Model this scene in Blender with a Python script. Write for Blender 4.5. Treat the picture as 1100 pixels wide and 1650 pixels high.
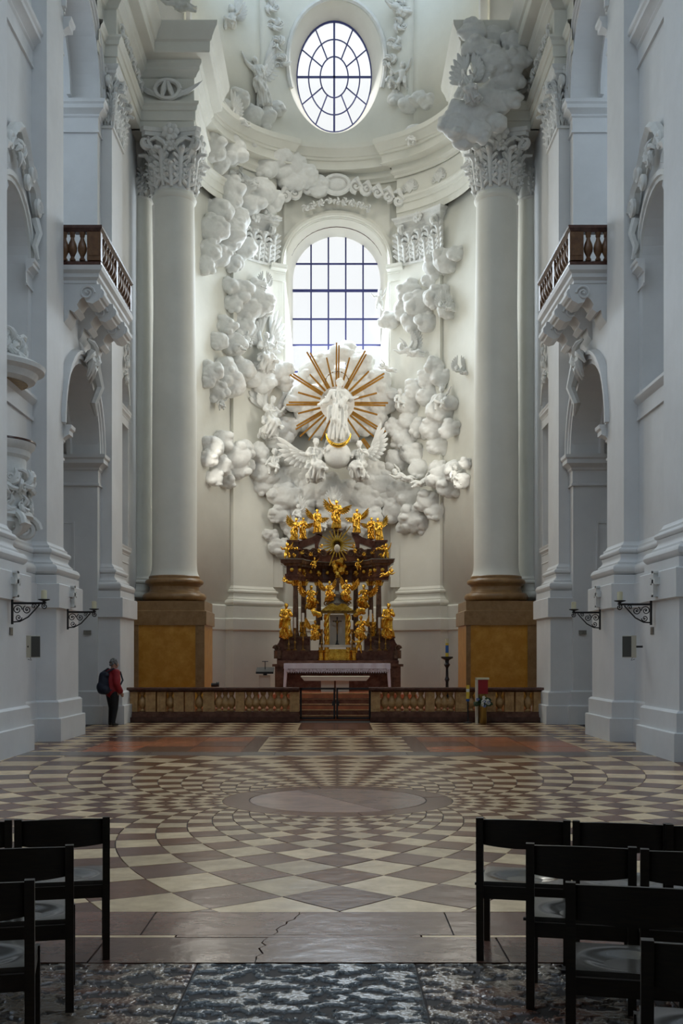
import bpy, bmesh, math, random
from math import sin, cos, pi, sqrt, atan2, radians as RAD
from mathutils import Vector as V, Matrix, noise as NZ

for o in list(bpy.data.objects):
    bpy.data.objects.remove(o)
S = bpy.context.scene
COL = S.collection

# ------------------------------------------------------------------ camera
F, PX, PY, CH = 1750.0, 540.0, 1055.0, 1.8      # focal length and principal point in photo pixels, eye height
cd_ = bpy.data.cameras.new('camera'); cam = bpy.data.objects.new('camera', cd_); COL.objects.link(cam)
cam.location = (0, 0, CH); cam.rotation_euler = (pi/2, 0, 0)
cd_.sensor_fit = 'VERTICAL'; cd_.sensor_height = 36.0; cd_.sensor_width = 24.0
cd_.lens = 36.0*F/1650.0
cd_.shift_x = (550-PX)/1650.0; cd_.shift_y = (PY-825)/1650.0
cd_.clip_end = 300
S.camera = cam

# ------------------------------------------------------------------ world (even overcast sky) and exposure
W = bpy.data.worlds.new('sky'); S.world = W; W.use_nodes = True
bg = W.node_tree.nodes['Background']
bg.inputs[0].default_value = (0.66, 0.82, 1.0, 1); bg.inputs[1].default_value = 2.25
S.view_settings.view_transform = 'Standard'; S.view_settings.look = 'None'
S.view_settings.exposure = 0.0; S.view_settings.gamma = 1.0
S.view_settings.use_curve_mapping = False

def area(name, loc, target, sx, sy, power, col=(1, 1, 1), spread=180):
    l = bpy.data.lights.new(name, 'AREA'); l.shape = 'RECTANGLE'; l.size = sx; l.size_y = sy
    l.energy = power; l.color = col; l.spread = RAD(spread)
    o = bpy.data.objects.new(name, l); COL.objects.link(o); o.location = loc
    o.rotation_euler = (V(target)-V(loc)).to_track_quat('-Z', 'Y').to_euler()
    return o
WARM = (1.0, 0.955, 0.85)
# added fill lights high over the apse mouth, no window stands there
area('choir_fill_west', (-4.0, 33.4, 21.6), (2.6, 37.4, 4), 2.4, 1.8, 100, WARM, 120)
area('choir_fill_east', (4.1, 33.4, 21.6), (-2.5, 37.4, 4), 2.4, 1.8, 100, WARM, 120)
# daylight through the tall apse window and the oval above it
area('apse_window_daylight', (0.05, 39.75, 14.0), (0.05, 30, 9), 3.0, 5.5, 800, (0.74, 0.87, 1))
area('oval_window_daylight', (0.05, 39.35, 22.9), (0.05, 30, 14), 2.3, 3.4, 60, (1, 1, 1))
# daylight through the two side windows of the apse, behind the columns
area('side_window_daylight_west', (-4.60, 34.95, 7.6), (2.5, 34.2, 5.6), 1.0, 11.0, 400, WARM)
area('side_window_daylight_east', (4.70, 34.95, 7.6), (-2.4, 34.2, 5.6), 1.0, 11.0, 400, WARM)

# ------------------------------------------------------------------ helpers
def P(px, py, D):                      # photo pixel at a known depth -> world point
    return V(((px-PX)*D/F, D, CH+(PY-py)*D/F))
rnd = random.Random(7)

def mat(name, col, rough=0.6, metal=0.0, col2=None, nscale=3.0, bump=0.0, bscale=20.0, spec=0.5, detail=6, contrast=(0.35, 0.65),
        objrand=0.0, stretch=None, coat=0.0):
    m = bpy.data.materials.new(name); m.use_nodes = True
    nt = m.node_tree; b = nt.nodes['Principled BSDF']
    b.inputs['Base Color'].default_value = (*col, 1); b.inputs['Roughness'].default_value = rough
    b.inputs['Metallic'].default_value = metal
    b.inputs['Specular IOR Level'].default_value = spec
    if coat: b.inputs['Coat Weight'].default_value = coat; b.inputs['Coat Roughness'].default_value = 0.15
    g = nt.nodes.new('ShaderNodeNewGeometry'); vec = g.outputs['Position']
    if stretch:
        mp = nt.nodes.new('ShaderNodeMapping'); mp.inputs['Scale'].default_value = stretch
        nt.links.new(vec, mp.inputs['Vector']); vec = mp.outputs[0]
    out = None
    if col2:
        n = nt.nodes.new('ShaderNodeTexNoise'); n.inputs['Scale'].default_value = nscale; n.inputs['Detail'].default_value = detail
        n.inputs['Roughness'].default_value = 0.65
        nt.links.new(vec, n.inputs['Vector'])
        r = nt.nodes.new('ShaderNodeValToRGB')
        r.color_ramp.elements[0].position = contrast[0]; r.color_ramp.elements[1].position = contrast[1]
        r.color_ramp.elements[0].color = (*col, 1); r.color_ramp.elements[1].color = (*col2, 1)
        nt.links.new(n.outputs[0], r.inputs[0]); out = r.outputs[0]
    if objrand:
        oi = nt.nodes.new('ShaderNodeObjectInfo'); mr = nt.nodes.new('ShaderNodeMapRange')
        mr.inputs['To Min'].default_value = 1-objrand; mr.inputs['To Max'].default_value = 1+objrand
        nt.links.new(oi.outputs['Random'], mr.inputs['Value'])
        mx = nt.nodes.new('ShaderNodeVectorMath'); mx.operation = 'SCALE'
        if out: nt.links.new(out, mx.inputs[0])
        else: mx.inputs[0].default_value = col
        nt.links.new(mr.outputs[0], mx.inputs['Scale']); out = mx.outputs[0]
    if out: nt.links.new(out, b.inputs['Base Color'])
    if bump:
        n2 = nt.nodes.new('ShaderNodeTexNoise'); n2.inputs['Scale'].default_value = bscale; n2.inputs['Detail'].default_value = 5
        nt.links.new(vec, n2.inputs['Vector'])
        bp = nt.nodes.new('ShaderNodeBump'); bp.inputs['Strength'].default_value = bump; bp.inputs['Distance'].default_value = 0.05
        nt.links.new(n2.outputs[0], bp.inputs['Height']); nt.links.new(bp.outputs[0], b.inputs['Normal'])
    return m

M = {}
M['plaster'] = mat('plaster', (0.70, 0.70, 0.69), 0.62, col2=(0.77, 0.77, 0.76), nscale=0.7, bump=0.05, bscale=6, spec=0.3)
M['plaster_choir'] = mat('plaster_choir', (0.73, 0.72, 0.645), 0.62, col2=(0.79, 0.78, 0.705), nscale=0.7, bump=0.04, bscale=6, spec=0.3)
M['stucco'] = mat('stucco', (0.78, 0.78, 0.75), 0.6, col2=(0.70, 0.70, 0.67), nscale=5, bump=0.12, bscale=14, spec=0.3)
M['ochre'] = mat('ochre_marble', (0.46, 0.20, 0.012), 0.32, col2=(0.62, 0.32, 0.05), nscale=3.5, contrast=(0.42, 0.72), detail=9)
M['ochre_dark'] = mat('ochre_marble_moulding', (0.23, 0.125, 0.045), 0.34, col2=(0.32, 0.19, 0.08), nscale=5)
M['red_marble'] = mat('red_marble', (0.085, 0.030, 0.018), 0.25, col2=(0.19, 0.085, 0.055), nscale=6, detail=9)
M['brown_marble'] = mat('brown_marble', (0.075, 0.040, 0.024), 0.25, col2=(0.18, 0.095, 0.06), nscale=7, detail=9)
M['rail_dark'] = mat('rail_marble', (0.055, 0.020, 0.014), 0.22, col2=(0.11, 0.045, 0.03), nscale=6)
M['tan_stone'] = mat('tan_stone', (0.62, 0.39, 0.17), 0.42, col2=(0.40, 0.22, 0.08), nscale=8, detail=8)
M['balcony_stone'] = mat('balcony_stone', (0.20, 0.10, 0.04), 0.35, col2=(0.11, 0.045, 0.02), nscale=6)
M['grey_marble'] = mat('grey_marble', (0.30, 0.29, 0.24), 0.3, col2=(0.16, 0.14, 0.12), nscale=6)
M['gold'] = mat('gold', (0.98, 0.62, 0.11), 0.22, metal=1.0, col2=(0.62, 0.30, 0.025), nscale=7, bump=0.35, bscale=22)
M['gold_ray'] = mat('gold_ray', (0.60, 0.29, 0.05), 0.38, metal=0.85, col2=(0.42, 0.17, 0.025), nscale=5)
M['gold_dark'] = mat('old_gold', (0.38, 0.22, 0.05), 0.38, metal=0.9, col2=(0.16, 0.085, 0.03), nscale=10)
M['iron'] = mat('iron', (0.012, 0.012, 0.014), 0.45)
M['lead'] = mat('window_lead', (0.035, 0.04, 0.16), 0.5)  # blue halation of the bright window is put into the bar colour
M['wax'] = mat('wax', (0.74, 0.68, 0.46), 0.45)
M['wax_white'] = mat('wax_white', (0.80, 0.78, 0.70), 0.45)
M['cloth'] = mat('white_cloth', (0.74, 0.73, 0.80), 0.8, bump=0.1, bscale=30)
M['lace'] = mat('lace', (0.66, 0.65, 0.72), 0.8, col2=(0.30, 0.26, 0.30), nscale=26, contrast=(0.48, 0.6))
M['cream'] = mat('cream_stone', (0.62, 0.56, 0.45), 0.55)
M['chair'] = mat('chair_wood', (0.017, 0.012, 0.008), 0.38, col2=(0.032, 0.021, 0.012), nscale=12, stretch=(1, 1, 8))
M['seat'] = mat('seat_wood', (0.06, 0.054, 0.046), 0.2, col2=(0.08, 0.07, 0.058), nscale=9, coat=0.6)
M['black'] = mat('black_plastic', (0.012, 0.012, 0.013), 0.4)
M['spk'] = mat('speaker_shell', (0.62, 0.60, 0.50), 0.5)
M['spk_grille'] = mat('speaker_grille', (0.055, 0.05, 0.04), 0.6)
M['plaque'] = mat('grey_plaque', (0.22, 0.21, 0.19), 0.5)
M['red'] = mat('red_cloth', (0.30, 0.012, 0.018), 0.7)
M['jacket'] = mat('red_jacket', (0.34, 0.012, 0.02), 0.65, col2=(0.26, 0.01, 0.016), nscale=8, bump=0.3, bscale=9)
M['navy'] = mat('navy_fabric', (0.012, 0.017, 0.035), 0.7)
M['trouser'] = mat('dark_trousers', (0.010, 0.010, 0.012), 0.8)
M['skin'] = mat('skin', (0.50, 0.30, 0.22), 0.5)
M['hair'] = mat('grey_hair', (0.24, 0.24, 0.23), 0.7, col2=(0.12, 0.12, 0.12), nscale=60)
M['shoe'] = mat('shoe', (0.02, 0.018, 0.013), 0.5)
M['leaf'] = mat('leaf_green', (0.03, 0.07, 0.025), 0.6)
M['petal'] = mat('petal_white', (0.75, 0.74, 0.66), 0.6)
M['petal_blue'] = mat('petal_blue', (0.16, 0.20, 0.42), 0.6)
M['yellow'] = mat('yellow_wax', (0.72, 0.50, 0.05), 0.5)
M['blue'] = mat('blue_wax', (0.03, 0.12, 0.40), 0.5)
M['brass'] = mat('brass', (0.35, 0.22, 0.06), 0.35, metal=0.9)
M['joint'] = mat('floor_mortar', (0.045, 0.035, 0.03), 0.7)
FK = dict(bump=0.09, bscale=5.0, objrand=0.24, spec=0.42)
M['t_pale'] = mat('tile_pale', (0.76, 0.56, 0.33), 0.25, col2=(0.54, 0.39, 0.23), nscale=3.5, detail=10, **FK)
M['t_dark'] = mat('tile_dark', (0.12, 0.048, 0.027), 0.22, col2=(0.20, 0.088, 0.052), nscale=4, detail=10, **FK)
M['t_mauve'] = mat('tile_mauve', (0.13, 0.060, 0.042), 0.22, col2=(0.20, 0.10, 0.072), nscale=3, detail=10, **FK)
M['t_red'] = mat('tile_red', (0.52, 0.165, 0.07), 0.22, col2=(0.30, 0.105, 0.055), nscale=3, detail=10, **FK)
M['t_grey'] = mat('tile_grey', (0.13, 0.115, 0.105), 0.26, col2=(0.19, 0.16, 0.14), nscale=2.5, detail=10, **FK)

def worn(name, c1, c2, c3, seed):      # heavily worn slab: colour darkens with depth in the modelled pits, patches of another stone colour
    m = bpy.data.materials.new(name); m.use_nodes = True; nt = m.node_tree; b = nt.nodes['Principled BSDF']
    g = nt.nodes.new('ShaderNodeNewGeometry'); sx = nt.nodes.new('ShaderNodeSeparateXYZ'); nt.links.new(g.outputs['Position'], sx.inputs[0])
    hr = nt.nodes.new('ShaderNodeMapRange'); hr.inputs['From Min'].default_value = -0.013; hr.inputs['From Max'].default_value = -0.002
    nt.links.new(sx.outputs[2], hr.inputs[0])
    n3 = nt.nodes.new('ShaderNodeTexNoise'); n3.inputs['Scale'].default_value = 1.7; n3.inputs['Detail'].default_value = 5
    n3.noise_dimensions = '4D'; n3.inputs['W'].default_value = seed
    nt.links.new(g.outputs['Position'], n3.inputs[0])
    r3 = nt.nodes.new('ShaderNodeValToRGB'); r3.color_ramp.elements[0].position = 0.47; r3.color_ramp.elements[1].position = 0.62
    r3.color_ramp.elements[0].color = (*c2, 1); r3.color_ramp.elements[1].color = (*c3, 1)
    nt.links.new(n3.outputs[0], r3.inputs[0])
    mx = nt.nodes.new('ShaderNodeMixRGB'); mx.inputs[1].default_value = (*c1, 1)
    nt.links.new(hr.outputs[0], mx.inputs[0]); nt.links.new(r3.outputs[0], mx.inputs[2]); nt.links.new(mx.outputs[0], b.inputs['Base Color'])
    rr = nt.nodes.new('ShaderNodeMapRange'); rr.inputs['To Min'].default_value = 0.6; rr.inputs['To Max'].default_value = 0.23
    nt.links.new(hr.outputs[0], rr.inputs[0]); nt.links.new(rr.outputs[0], b.inputs['Roughness']); b.inputs['IOR'].default_value = 1.7
    n = nt.nodes.new('ShaderNodeTexNoise'); n.inputs['Scale'].default_value = 28; n.inputs['Detail'].default_value = 4; nt.links.new(g.outputs['Position'], n.inputs[0])
    bp = nt.nodes.new('ShaderNodeBump'); bp.inputs['Strength'].default_value = 0.35; bp.inputs['Distance'].default_value = 0.02
    nt.links.new(n.outputs[0], bp.inputs['Height']); nt.links.new(bp.outputs[0], b.inputs['Normal'])
    return m
M['worn_a'] = worn('worn_slab_grey', (0.014, 0.014, 0.013), (0.12, 0.125, 0.12), (0.09, 0.11, 0.12), 1.3)
M['worn_b'] = worn('worn_slab_red', (0.018, 0.015, 0.012), (0.14, 0.105, 0.075), (0.19, 0.075, 0.045), 4.1)

def glass_mat():
    m = bpy.data.materials.new('window_glass'); m.use_nodes = True; nt = m.node_tree; nt.nodes.clear()
    o = nt.nodes.new('ShaderNodeOutputMaterial'); mix = nt.nodes.new('ShaderNodeMixShader'); mix.inputs[0].default_value = 0.08
    t = nt.nodes.new('ShaderNodeBsdfTransparent'); t.inputs[0].default_value = (0.84, 0.765, 0.70, 1)
    gl = nt.nodes.new('ShaderNodeBsdfGlossy'); gl.inputs['Roughness'].default_value = 0.2
    nt.links.new(t.outputs[0], mix.inputs[1]); nt.links.new(gl.outputs[0], mix.inputs[2]); nt.links.new(mix.outputs[0], o.inputs[0])
    return m
M['glass'] = glass_mat()

class MB:
    def __init__(s): s.v = []; s.f = []
    def add(s, vs, fs):
        n = len(s.v); s.v.extend([tuple(p) for p in vs]); s.f.extend([tuple(i+n for i in f) for f in fs]); return s
    def box(s, x0, x1, y0, y1, z0, z1):
        vs = [(x, y, z) for z in (z0, z1) for y in (y0, y1) for x in (x0, x1)]
        return s.add(vs, [(0, 2, 3, 1), (4, 5, 7, 6), (0, 1, 5, 4), (2, 6, 7, 3), (0, 4, 6, 2), (1, 3, 7, 5)])
    def hexa(s, b4, t4):
        return s.add(list(b4)+list(t4), [(3, 2, 1, 0), (4, 5, 6, 7), (0, 1, 5, 4), (1, 2, 6, 5), (2, 3, 7, 6), (3, 0, 4, 7)])
    def lathe(s, prof, cx=0, cy=0, n=24, z=0, a0=0, a1=2*pi, sx=1, sy=1):
        full = abs(a1-a0-2*pi) < 1e-6; m = n if full else n+1; vs = []; fs = []
        for r, h in prof:
            for k in range(m):
                a = a0+(a1-a0)*k/n; vs.append((cx+sx*r*cos(a), cy+sy*r*sin(a), z+h))
        for i in range(len(prof)-1):
            for k in range(n):
                k2 = (k+1) % m; fs.append((i*m+k, i*m+k2, (i+1)*m+k2, (i+1)*m+k))
        if full:
            if prof[0][0] > 1e-6: fs.append(tuple(range(m-1, -1, -1)))
            if prof[-1][0] > 1e-6: q = (len(prof)-1)*m; fs.append(tuple(q+k for k in range(m)))
        return s.add(vs, fs)
    def tube(s, pts, r, n=8, cap=True, flat=1.0):
        pts = [V(p) for p in pts]; L = len(pts); rs = r if isinstance(r, (list, tuple)) else [r]*L
        vs = []; fs = []; prev = None
        for i, p in enumerate(pts):
            t = (pts[min(i+1, L-1)]-pts[max(i-1, 0)])
            t = t.normalized() if t.length > 1e-9 else V((0, 0, 1))
            if prev is None:
                u = V((0, 0, 1)) if abs(t.z) < 0.9 else V((1, 0, 0))
                u = (u-t*u.dot(t)).normalized()
            else:
                u = prev-t*prev.dot(t); u = u.normalized() if u.length > 1e-6 else t.orthogonal().normalized()
            prev = u; w = t.cross(u)
            for k in range(n):
                a = 2*pi*k/n; vs.append(p+(u*cos(a)*flat+w*sin(a))*rs[i])
        for i in range(L-1):
            for k in range(n):
                k2 = (k+1) % n; fs.append((i*n+k, i*n+k2, (i+1)*n+k2, (i+1)*n+k))
        if cap: fs += [tuple(range(n-1, -1, -1)), tuple((L-1)*n+k for k in range(n))]
        return s.add(vs, fs)
    def sweep(s, pts, prof, up=(0, 0, 1), closed=False, cap=True):
        pts = [V(p) for p in pts]; up = V(up); L = len(pts); m = len(prof); vs = []; fs = []
        for i in range(L):
            a = pts[i-1] if (i > 0 or closed) else None; b = pts[(i+1) % L] if (i < L-1 or closed) else None
            ns = []
            if a is not None: ns.append((pts[i]-a).normalized().cross(up))
            if b is not None: ns.append((b-pts[i]).normalized().cross(up))
            if len(ns) == 2:
                mm = (ns[0]+ns[1]); d = mm.length
                mm = mm/d*(1/max(0.3, d/2)) if d > 1e-6 else ns[0]
            else: mm = ns[0]
            for o, h in prof: vs.append(pts[i]+mm*o+up*h)
        for i in range(L if closed else L-1):
            i2 = (i+1) % L
            for k in range(m-1): fs.append((i*m+k, i2*m+k, i2*m+k+1, i*m+k+1))
        if cap and not closed: fs += [tuple(range(m)), tuple((L-1)*m+k for k in range(m-1, -1, -1))]
        return s.add(vs, fs)
    def ball(s, c, r, seg=12, ring=8, rot=None):
        c = V(c); rx, ry, rz = r if isinstance(r, (list, tuple)) else (r, r, r); vs = []; fs = []
        for i in range(1, ring):
            t = pi*i/ring
            for k in range(seg):
                a = 2*pi*k/seg; p = V((rx*sin(t)*cos(a), ry*sin(t)*sin(a), rz*cos(t)))
                vs.append(c+(rot @ p if rot else p))
        for i in range(ring-2):
            for k in range(seg):
                k2 = (k+1) % seg; fs.append((i*seg+k, (i+1)*seg+k, (i+1)*seg+k2, i*seg+k2))
        tp = V((0, 0, rz)); n = len(vs); vs += [c+(rot @ tp if rot else tp), c-(rot @ tp if rot else tp)]
        for k in range(seg):
            k2 = (k+1) % seg; fs += [(n, k, k2), (n+1, (ring-2)*seg+k2, (ring-2)*seg+k)]
        return s.add(vs, fs)
    def caps(s, p0, p1, r0, r1, n=10):
        p0 = V(p0); p1 = V(p1); d = (p1-p0); L = d.length; t = d.normalized() if L > 1e-6 else V((0, 0, 1)); pts = []; rs = []
        for a in (0.0, 0.5, 0.87): pts.append(p0-t*r0*sqrt(max(0, 1-a*a))); rs.append(max(r0*a, 1e-4))
        pts.append(p0); rs.append(r0); pts.append(p1); rs.append(r1)
        for a in (0.87, 0.5, 0.0): pts.append(p1+t*r1*sqrt(max(0, 1-a*a))); rs.append(max(r1*a, 1e-4))
        return s.tube(pts, rs, n)
    def spiral(s, c, u, w, R, turns, r0, r1, n=22, start=0.0, seg=7, rend=0.12):
        c = V(c); u = V(u); w = V(w); pts = []; rs = []
        for i in range(n+1):
            t = i/n; a = start+turns*2*pi*t; rr = R*(1-t)**0.9+R*rend*t
            pts.append(c+u*cos(a)*rr+w*sin(a)*rr); rs.append(r0*(1-t)+r1*t)
        s.tube(pts, rs, seg); s.ball(c, R*rend*1.7, 8, 6); return s
    def prism(s, poly, vec):
        n = len(poly); vec = V(vec); vs = [V(p) for p in poly]+[V(p)+vec for p in poly]
        return s.add(vs, [tuple(range(n-1, -1, -1)), tuple(range(n, 2*n))]+[(i, (i+1) % n, n+(i+1) % n, n+i) for i in range(n)])
    def xf(s, mtx, start=0):
        for i in range(start, len(s.v)): s.v[i] = tuple(mtx @ V(s.v[i]))
        return s
    def merge(s, other, mtx=None):
        return s.add([mtx @ V(p) for p in other.v] if mtx else other.v, other.f)
    def mesh(s, name, smooth=True, ang=38, fix=True, weld=False):
        me = bpy.data.meshes.new(name); me.from_pydata(s.v, [], s.f)
        if fix and len(s.f) < 60000:
            bm = bmesh.new(); bm.from_mesh(me)
            if weld: bmesh.ops.remove_doubles(bm, verts=bm.verts, dist=1e-4)
            bmesh.ops.recalc_face_normals(bm, faces=bm.faces); bm.to_mesh(me); bm.free()
        if smooth:
            me.shade_smooth(); me.set_sharp_from_angle(angle=RAD(ang))
        return me
    def build(s, name, m, parent=None, smooth=True, ang=38, fix=True, weld=False):
        return obj(name, s.mesh(name, smooth, ang, fix, weld), m, parent)

def wloc(o):
    p = V((0, 0, 0))
    while o is not None: p = p+o.location; o = o.parent
    return p
def obj(name, me, m, parent=None):     # mesh given in world coordinates
    if m is not None and not me.materials: me.materials.append(M[m] if isinstance(m, str) else m)
    o = bpy.data.objects.new(name, me); COL.objects.link(o)
    if parent is not None: o.parent = parent; o.location = -wloc(parent)
    return o
def tag(o, label, cat, group=None):
    o['label'] = label; o['category'] = cat
    if group: o['group'] = group
    return o
def thing(name, label, cat, loc=(0, 0, 0), group=None):
    o = bpy.data.objects.new(name, None); COL.objects.link(o); o.location = loc; o.empty_display_size = 0.1
    return tag(o, label, cat, group)
def struct(o, label=None):
    o['kind'] = 'structure'
    if label: o['label'] = label
    return o
def sgroup(name, label=None, loc=(0, 0, 0)):
    o = bpy.data.objects.new(name, None); COL.objects.link(o); o.location = loc; o['kind'] = 'structure'
    if label: o['label'] = label
    return o
def copy_tree(o, parent=None):
    c = o.copy(); COL.objects.link(c)
    if parent is not None: c.parent = parent
    for ch in list(o.children): copy_tree(ch, c)
    return c
def inst(name, me, mtx, parent=None):  # an object sharing mesh data, placed by a matrix (world, or relative to a translated parent)
    o = bpy.data.objects.new(name, me); COL.objects.link(o)
    if parent is not None:
        o.parent = parent; mtx = Matrix.Translation(-wloc(parent)) @ mtx
    o.matrix_basis = mtx
    return o
def T(x, y, z): return Matrix.Translation((x, y, z))
def RZ(a): return Matrix.Rotation(a, 4, 'Z')
def RX(a): return Matrix.Rotation(a, 4, 'X')
def RY(a): return Matrix.Rotation(a, 4, 'Y')
def SC(x, y=None, z=None):
    y = x if y is None else y; z = x if z is None else z
    return Matrix.Diagonal((x, y, z, 1))
def half(o, zc, r, n=6):               # half-round moulding bulging outward
    return [(o+r*sin(pi*k/n), zc-r*cos(pi*k/n)) for k in range(n+1)]
def scotia(o0, z0, o1, z1, n=4):
    return [(o0+(o1-o0)*k/n-0.25*abs(z1-z0)*sin(pi*k/n), z0+(z1-z0)*k/n) for k in range(n+1)]

def remesh(mb, name, vox, it=3, fac=0.5):   # weld overlapping solids into one continuous skin
    me = mb.mesh(name+'_raw', smooth=False); o = bpy.data.objects.new(name, me); COL.objects.link(o)
    r = o.modifiers.new('r', 'REMESH'); r.mode = 'VOXEL'; r.voxel_size = vox
    if it: q = o.modifiers.new('s', 'SMOOTH'); q.iterations = it; q.factor = fac
    dg = bpy.context.evaluated_depsgraph_get(); out = bpy.data.meshes.new_from_object(o.evaluated_get(dg)); out.name = name
    bpy.data.objects.remove(o); bpy.data.meshes.remove(me); out.shade_smooth(); return out
# ------------------------------------------------------------------ floor
CX, CY = 0.03, 13.5                     # centre of the great rosette
def clip(poly, axis, lim, keep_less):
    out = []
    for i in range(len(poly)):
        a = poly[i]; b = poly[(i+1) % len(poly)]
        ia = (a[axis] <= lim) if keep_less else (a[axis] >= lim); ib = (b[axis] <= lim) if keep_less else (b[axis] >= lim)
        if ia: out.append(a)
        if ia != ib:
            t = (lim-a[axis])/(b[axis]-a[axis]); out.append((a[0]+t*(b[0]-a[0]), a[1]+t*(b[1]-a[1])))
    return out
def rect_clip(poly, x0, x1, y0, y1):
    for ax, l, k in ((0, x1, True), (0, x0, False), (1, y1, True), (1, y0, False)):
        if len(poly) < 3: return []
        poly = clip(poly, ax, l, k)
    return poly
def parea(p): return 0.5*sum(p[i][0]*p[(i+1) % len(p)][1]-p[(i+1) % len(p)][0]*p[i][1] for i in range(len(p)))
tiles = []                              # (polygon, material)
def add_tile(poly, m):
    if len(poly) >= 3 and abs(parea(poly)) > 0.004: tiles.append((poly if parea(poly) > 0 else poly[::-1], m))
NS = 40; dlt = 2*pi/NS; R0 = 1.43; HS = 5.9
def lp(u, th): r = R0*math.exp(u); return (CX+r*sin(th), CY-r*cos(th))
def diamond(u, th, umin=None):
    c = [(u-dlt/2, th), (u, th+dlt/2), (u+dlt/2, th), (u, th-dlt/2)]; pts = []
    for i in range(4):
        a = c[i]; b = c[(i+1) % 4]
        for t in (0, 0.5): pts.append((a[0]+(b[0]-a[0])*t, a[1]+(b[1]-a[1])*t))
    if umin is not None:
        pts = clip(pts, 0, umin, False)
    return [lp(*q) for q in pts]
for n in range(12):
    for k in range(NS):
        for which in (0, 1):
            th = k*dlt if which == 0 else (k+0.5)*dlt
            u = (n+0.5)*dlt if which == 0 else n*dlt
            p = diamond(u, th, 0.0 if (which == 1 and n == 0) else None)
            p = rect_clip(p, CX-HS, CX+HS, CY-HS, CY+HS)
            near = abs(th if th < pi else 2*pi-th) < 0.5 and rnd.random() < 0.6
            add_tile(p, 't_pale' if which else ('t_mauve' if near else 't_dark'))
# rosette centre: border ring of eight pieces round a pale disc of two slabs
for k in range(8):
    a0 = k*pi/4+0.2; arc = [a0+pi/4*i/8 for i in range(9)]
    add_tile([(CX+1.425*sin(a), CY-1.425*cos(a)) for a in arc]+[(CX+1.1*sin(a), CY-1.1*cos(a)) for a in arc[::-1]], 't_mauve')
for k in range(2):
    arc = [k*pi+pi*i/20+0.5 for i in range(21)]
    add_tile([(CX+1.095*sin(a), CY-1.095*cos(a)) for a in arc], 't_disc')
M['t_disc'] = mat('tile_disc', (0.44, 0.30, 0.24), 0.2, col2=(0.30, 0.22, 0.19), nscale=2.2, detail=8, **FK)
def rect(x0, x1, y0, y1, m): add_tile([(x0, y0), (x1, y0), (x1, y1), (x0, y1)], m)
Y0 = CY-HS
for xs, y0, y1, mm in (((-6.2, -3.6, -1.25, -0.2, 0.76, 2.4, 4.2, 6.2), 6.97, Y0, 't_mauve'), ((-6.2, -3.1, -1.45, -0.42, 1.02, 2.6, 6.2), 6.35, 6.92, 't_mauve')):
    crk = random.Random(int(y0*10)); cr = None
    for a, b in zip(xs, xs[1:]):        # one joint of each strip is an irregular crack
        lo = [(a, y0), (a, y1)] if cr is None else cr; cr = None
        if abs(b+.2) < .01 or abs(b+.42) < .01:
            e0, e1 = ((-.40, -.25) if abs(b+.2) < .01 else (-.47, -.43)); cr = [(e0+(e1-e0)*t+(crk.uniform(-.025, .025) if 0 < t < 1 else 0), y0+(y1-y0)*t) for t in [k/9 for k in range(10)]]
            add_tile(lo[:1]+cr+lo[1:], mm)
        else: add_tile(lo[:1]+[(b, y0), (b, y1)]+lo[1:][::-1], mm)
for a, b in ((-6.2, -1.02), (-1.02, 0.55), (0.55, 6.2)): rect(a, b, 6.92, 6.97, 't_pale' if a != -1.02 else 't_mauve')
def checks(x0, x1, y0, y1, side):
    d = side*sqrt(2)/2; nx = int((x1-x0)/d)+2; ny = int((y1-y0)/d)+2
    for i in range(-1, nx):
        for j in range(-1, ny):
            if (i+j) % 2: continue
            cx = x0+i*d; cy = y0+j*d
            add_tile(rect_clip([(cx, cy-d), (cx+d, cy), (cx, cy+d), (cx-d, cy)], x0, x1, y0, y1), 't_pale' if (j % 2 == 0) else 't_dark')
for xs in [(-6.2, -3.4, -1.1, 1.3, 3.5, 6.2)]:
    for a, b in zip(xs, xs[1:]): rect(a, b, 19.4, 20.15, 't_grey')
    for a, b in zip(xs, xs[1:]): rect(a, b, 23.75, 24.1, 't_grey')
for sgn in (-1, 1):
    for y in (20.15, 21.35, 22.55):
        for k in range(3): rect(*sorted((sgn*(1.75+k), sgn*(2.75+k))), y, y+1.2, 't_red' if (k+int(y)) % 3 else 't_mauve')
    rect(*sorted((sgn*1.45, sgn*1.75)), 20.15, 23.75, 't_mauve')
    checks(*sorted((sgn*4.75, sgn*6.2)), 20.15, 23.75, 0.62)
checks(-1.45, 1.45, 20.15, 23.75, 0.62)
for x0, x1, y0, y1, mm in ((-0.9, 0.9, 26.0, 26.35, 't_dark'), (-0.9, -0.55, 26.35, 28.3, 't_dark'), (0.55, 0.9, 26.35, 28.3, 't_dark'), (-0.55, 0.55, 26.35, 28.3, 't_mauve'), (-0.9, 0.9, 28.3, 28.7, 't_dark')):
    rect(x0, x1, y0, y1, mm)
for b in ((-6.2, -0.9, 24.1, 28.7), (0.9, 6.2, 24.1, 28.7), (-0.9, 0.9, 24.1, 26.0)): checks(*b, 0.62)
fl = MB().box(-10.9, 10.9, 1.5, 32, -0.25, -0.012).build('floor', 'joint', smooth=False)
struct(fl, 'inlaid marble church floor with a great rosette of diamond tiles')
def shrink(p, g):
    cx = sum(q[0] for q in p)/len(p); cy = sum(q[1] for q in p)/len(p); out = []
    for x, y in p:
        d = sqrt((x-cx)**2+(y-cy)**2) or 1; k = max(0.4, (d-g)/d); out.append((cx+(x-cx)*k, cy+(y-cy)*k))
    return out
def vis(p):
    q = [(PX+F*x/y, PY+F*CH/y) for x, y in p]
    if not any(0 <= a <= 1100 and b < 1650 for a, b in q): return 0
    return abs(parea(q))
order = sorted(range(len(tiles)), key=lambda i: -vis(tiles[i][0]))
big = set(order[:296])
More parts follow.
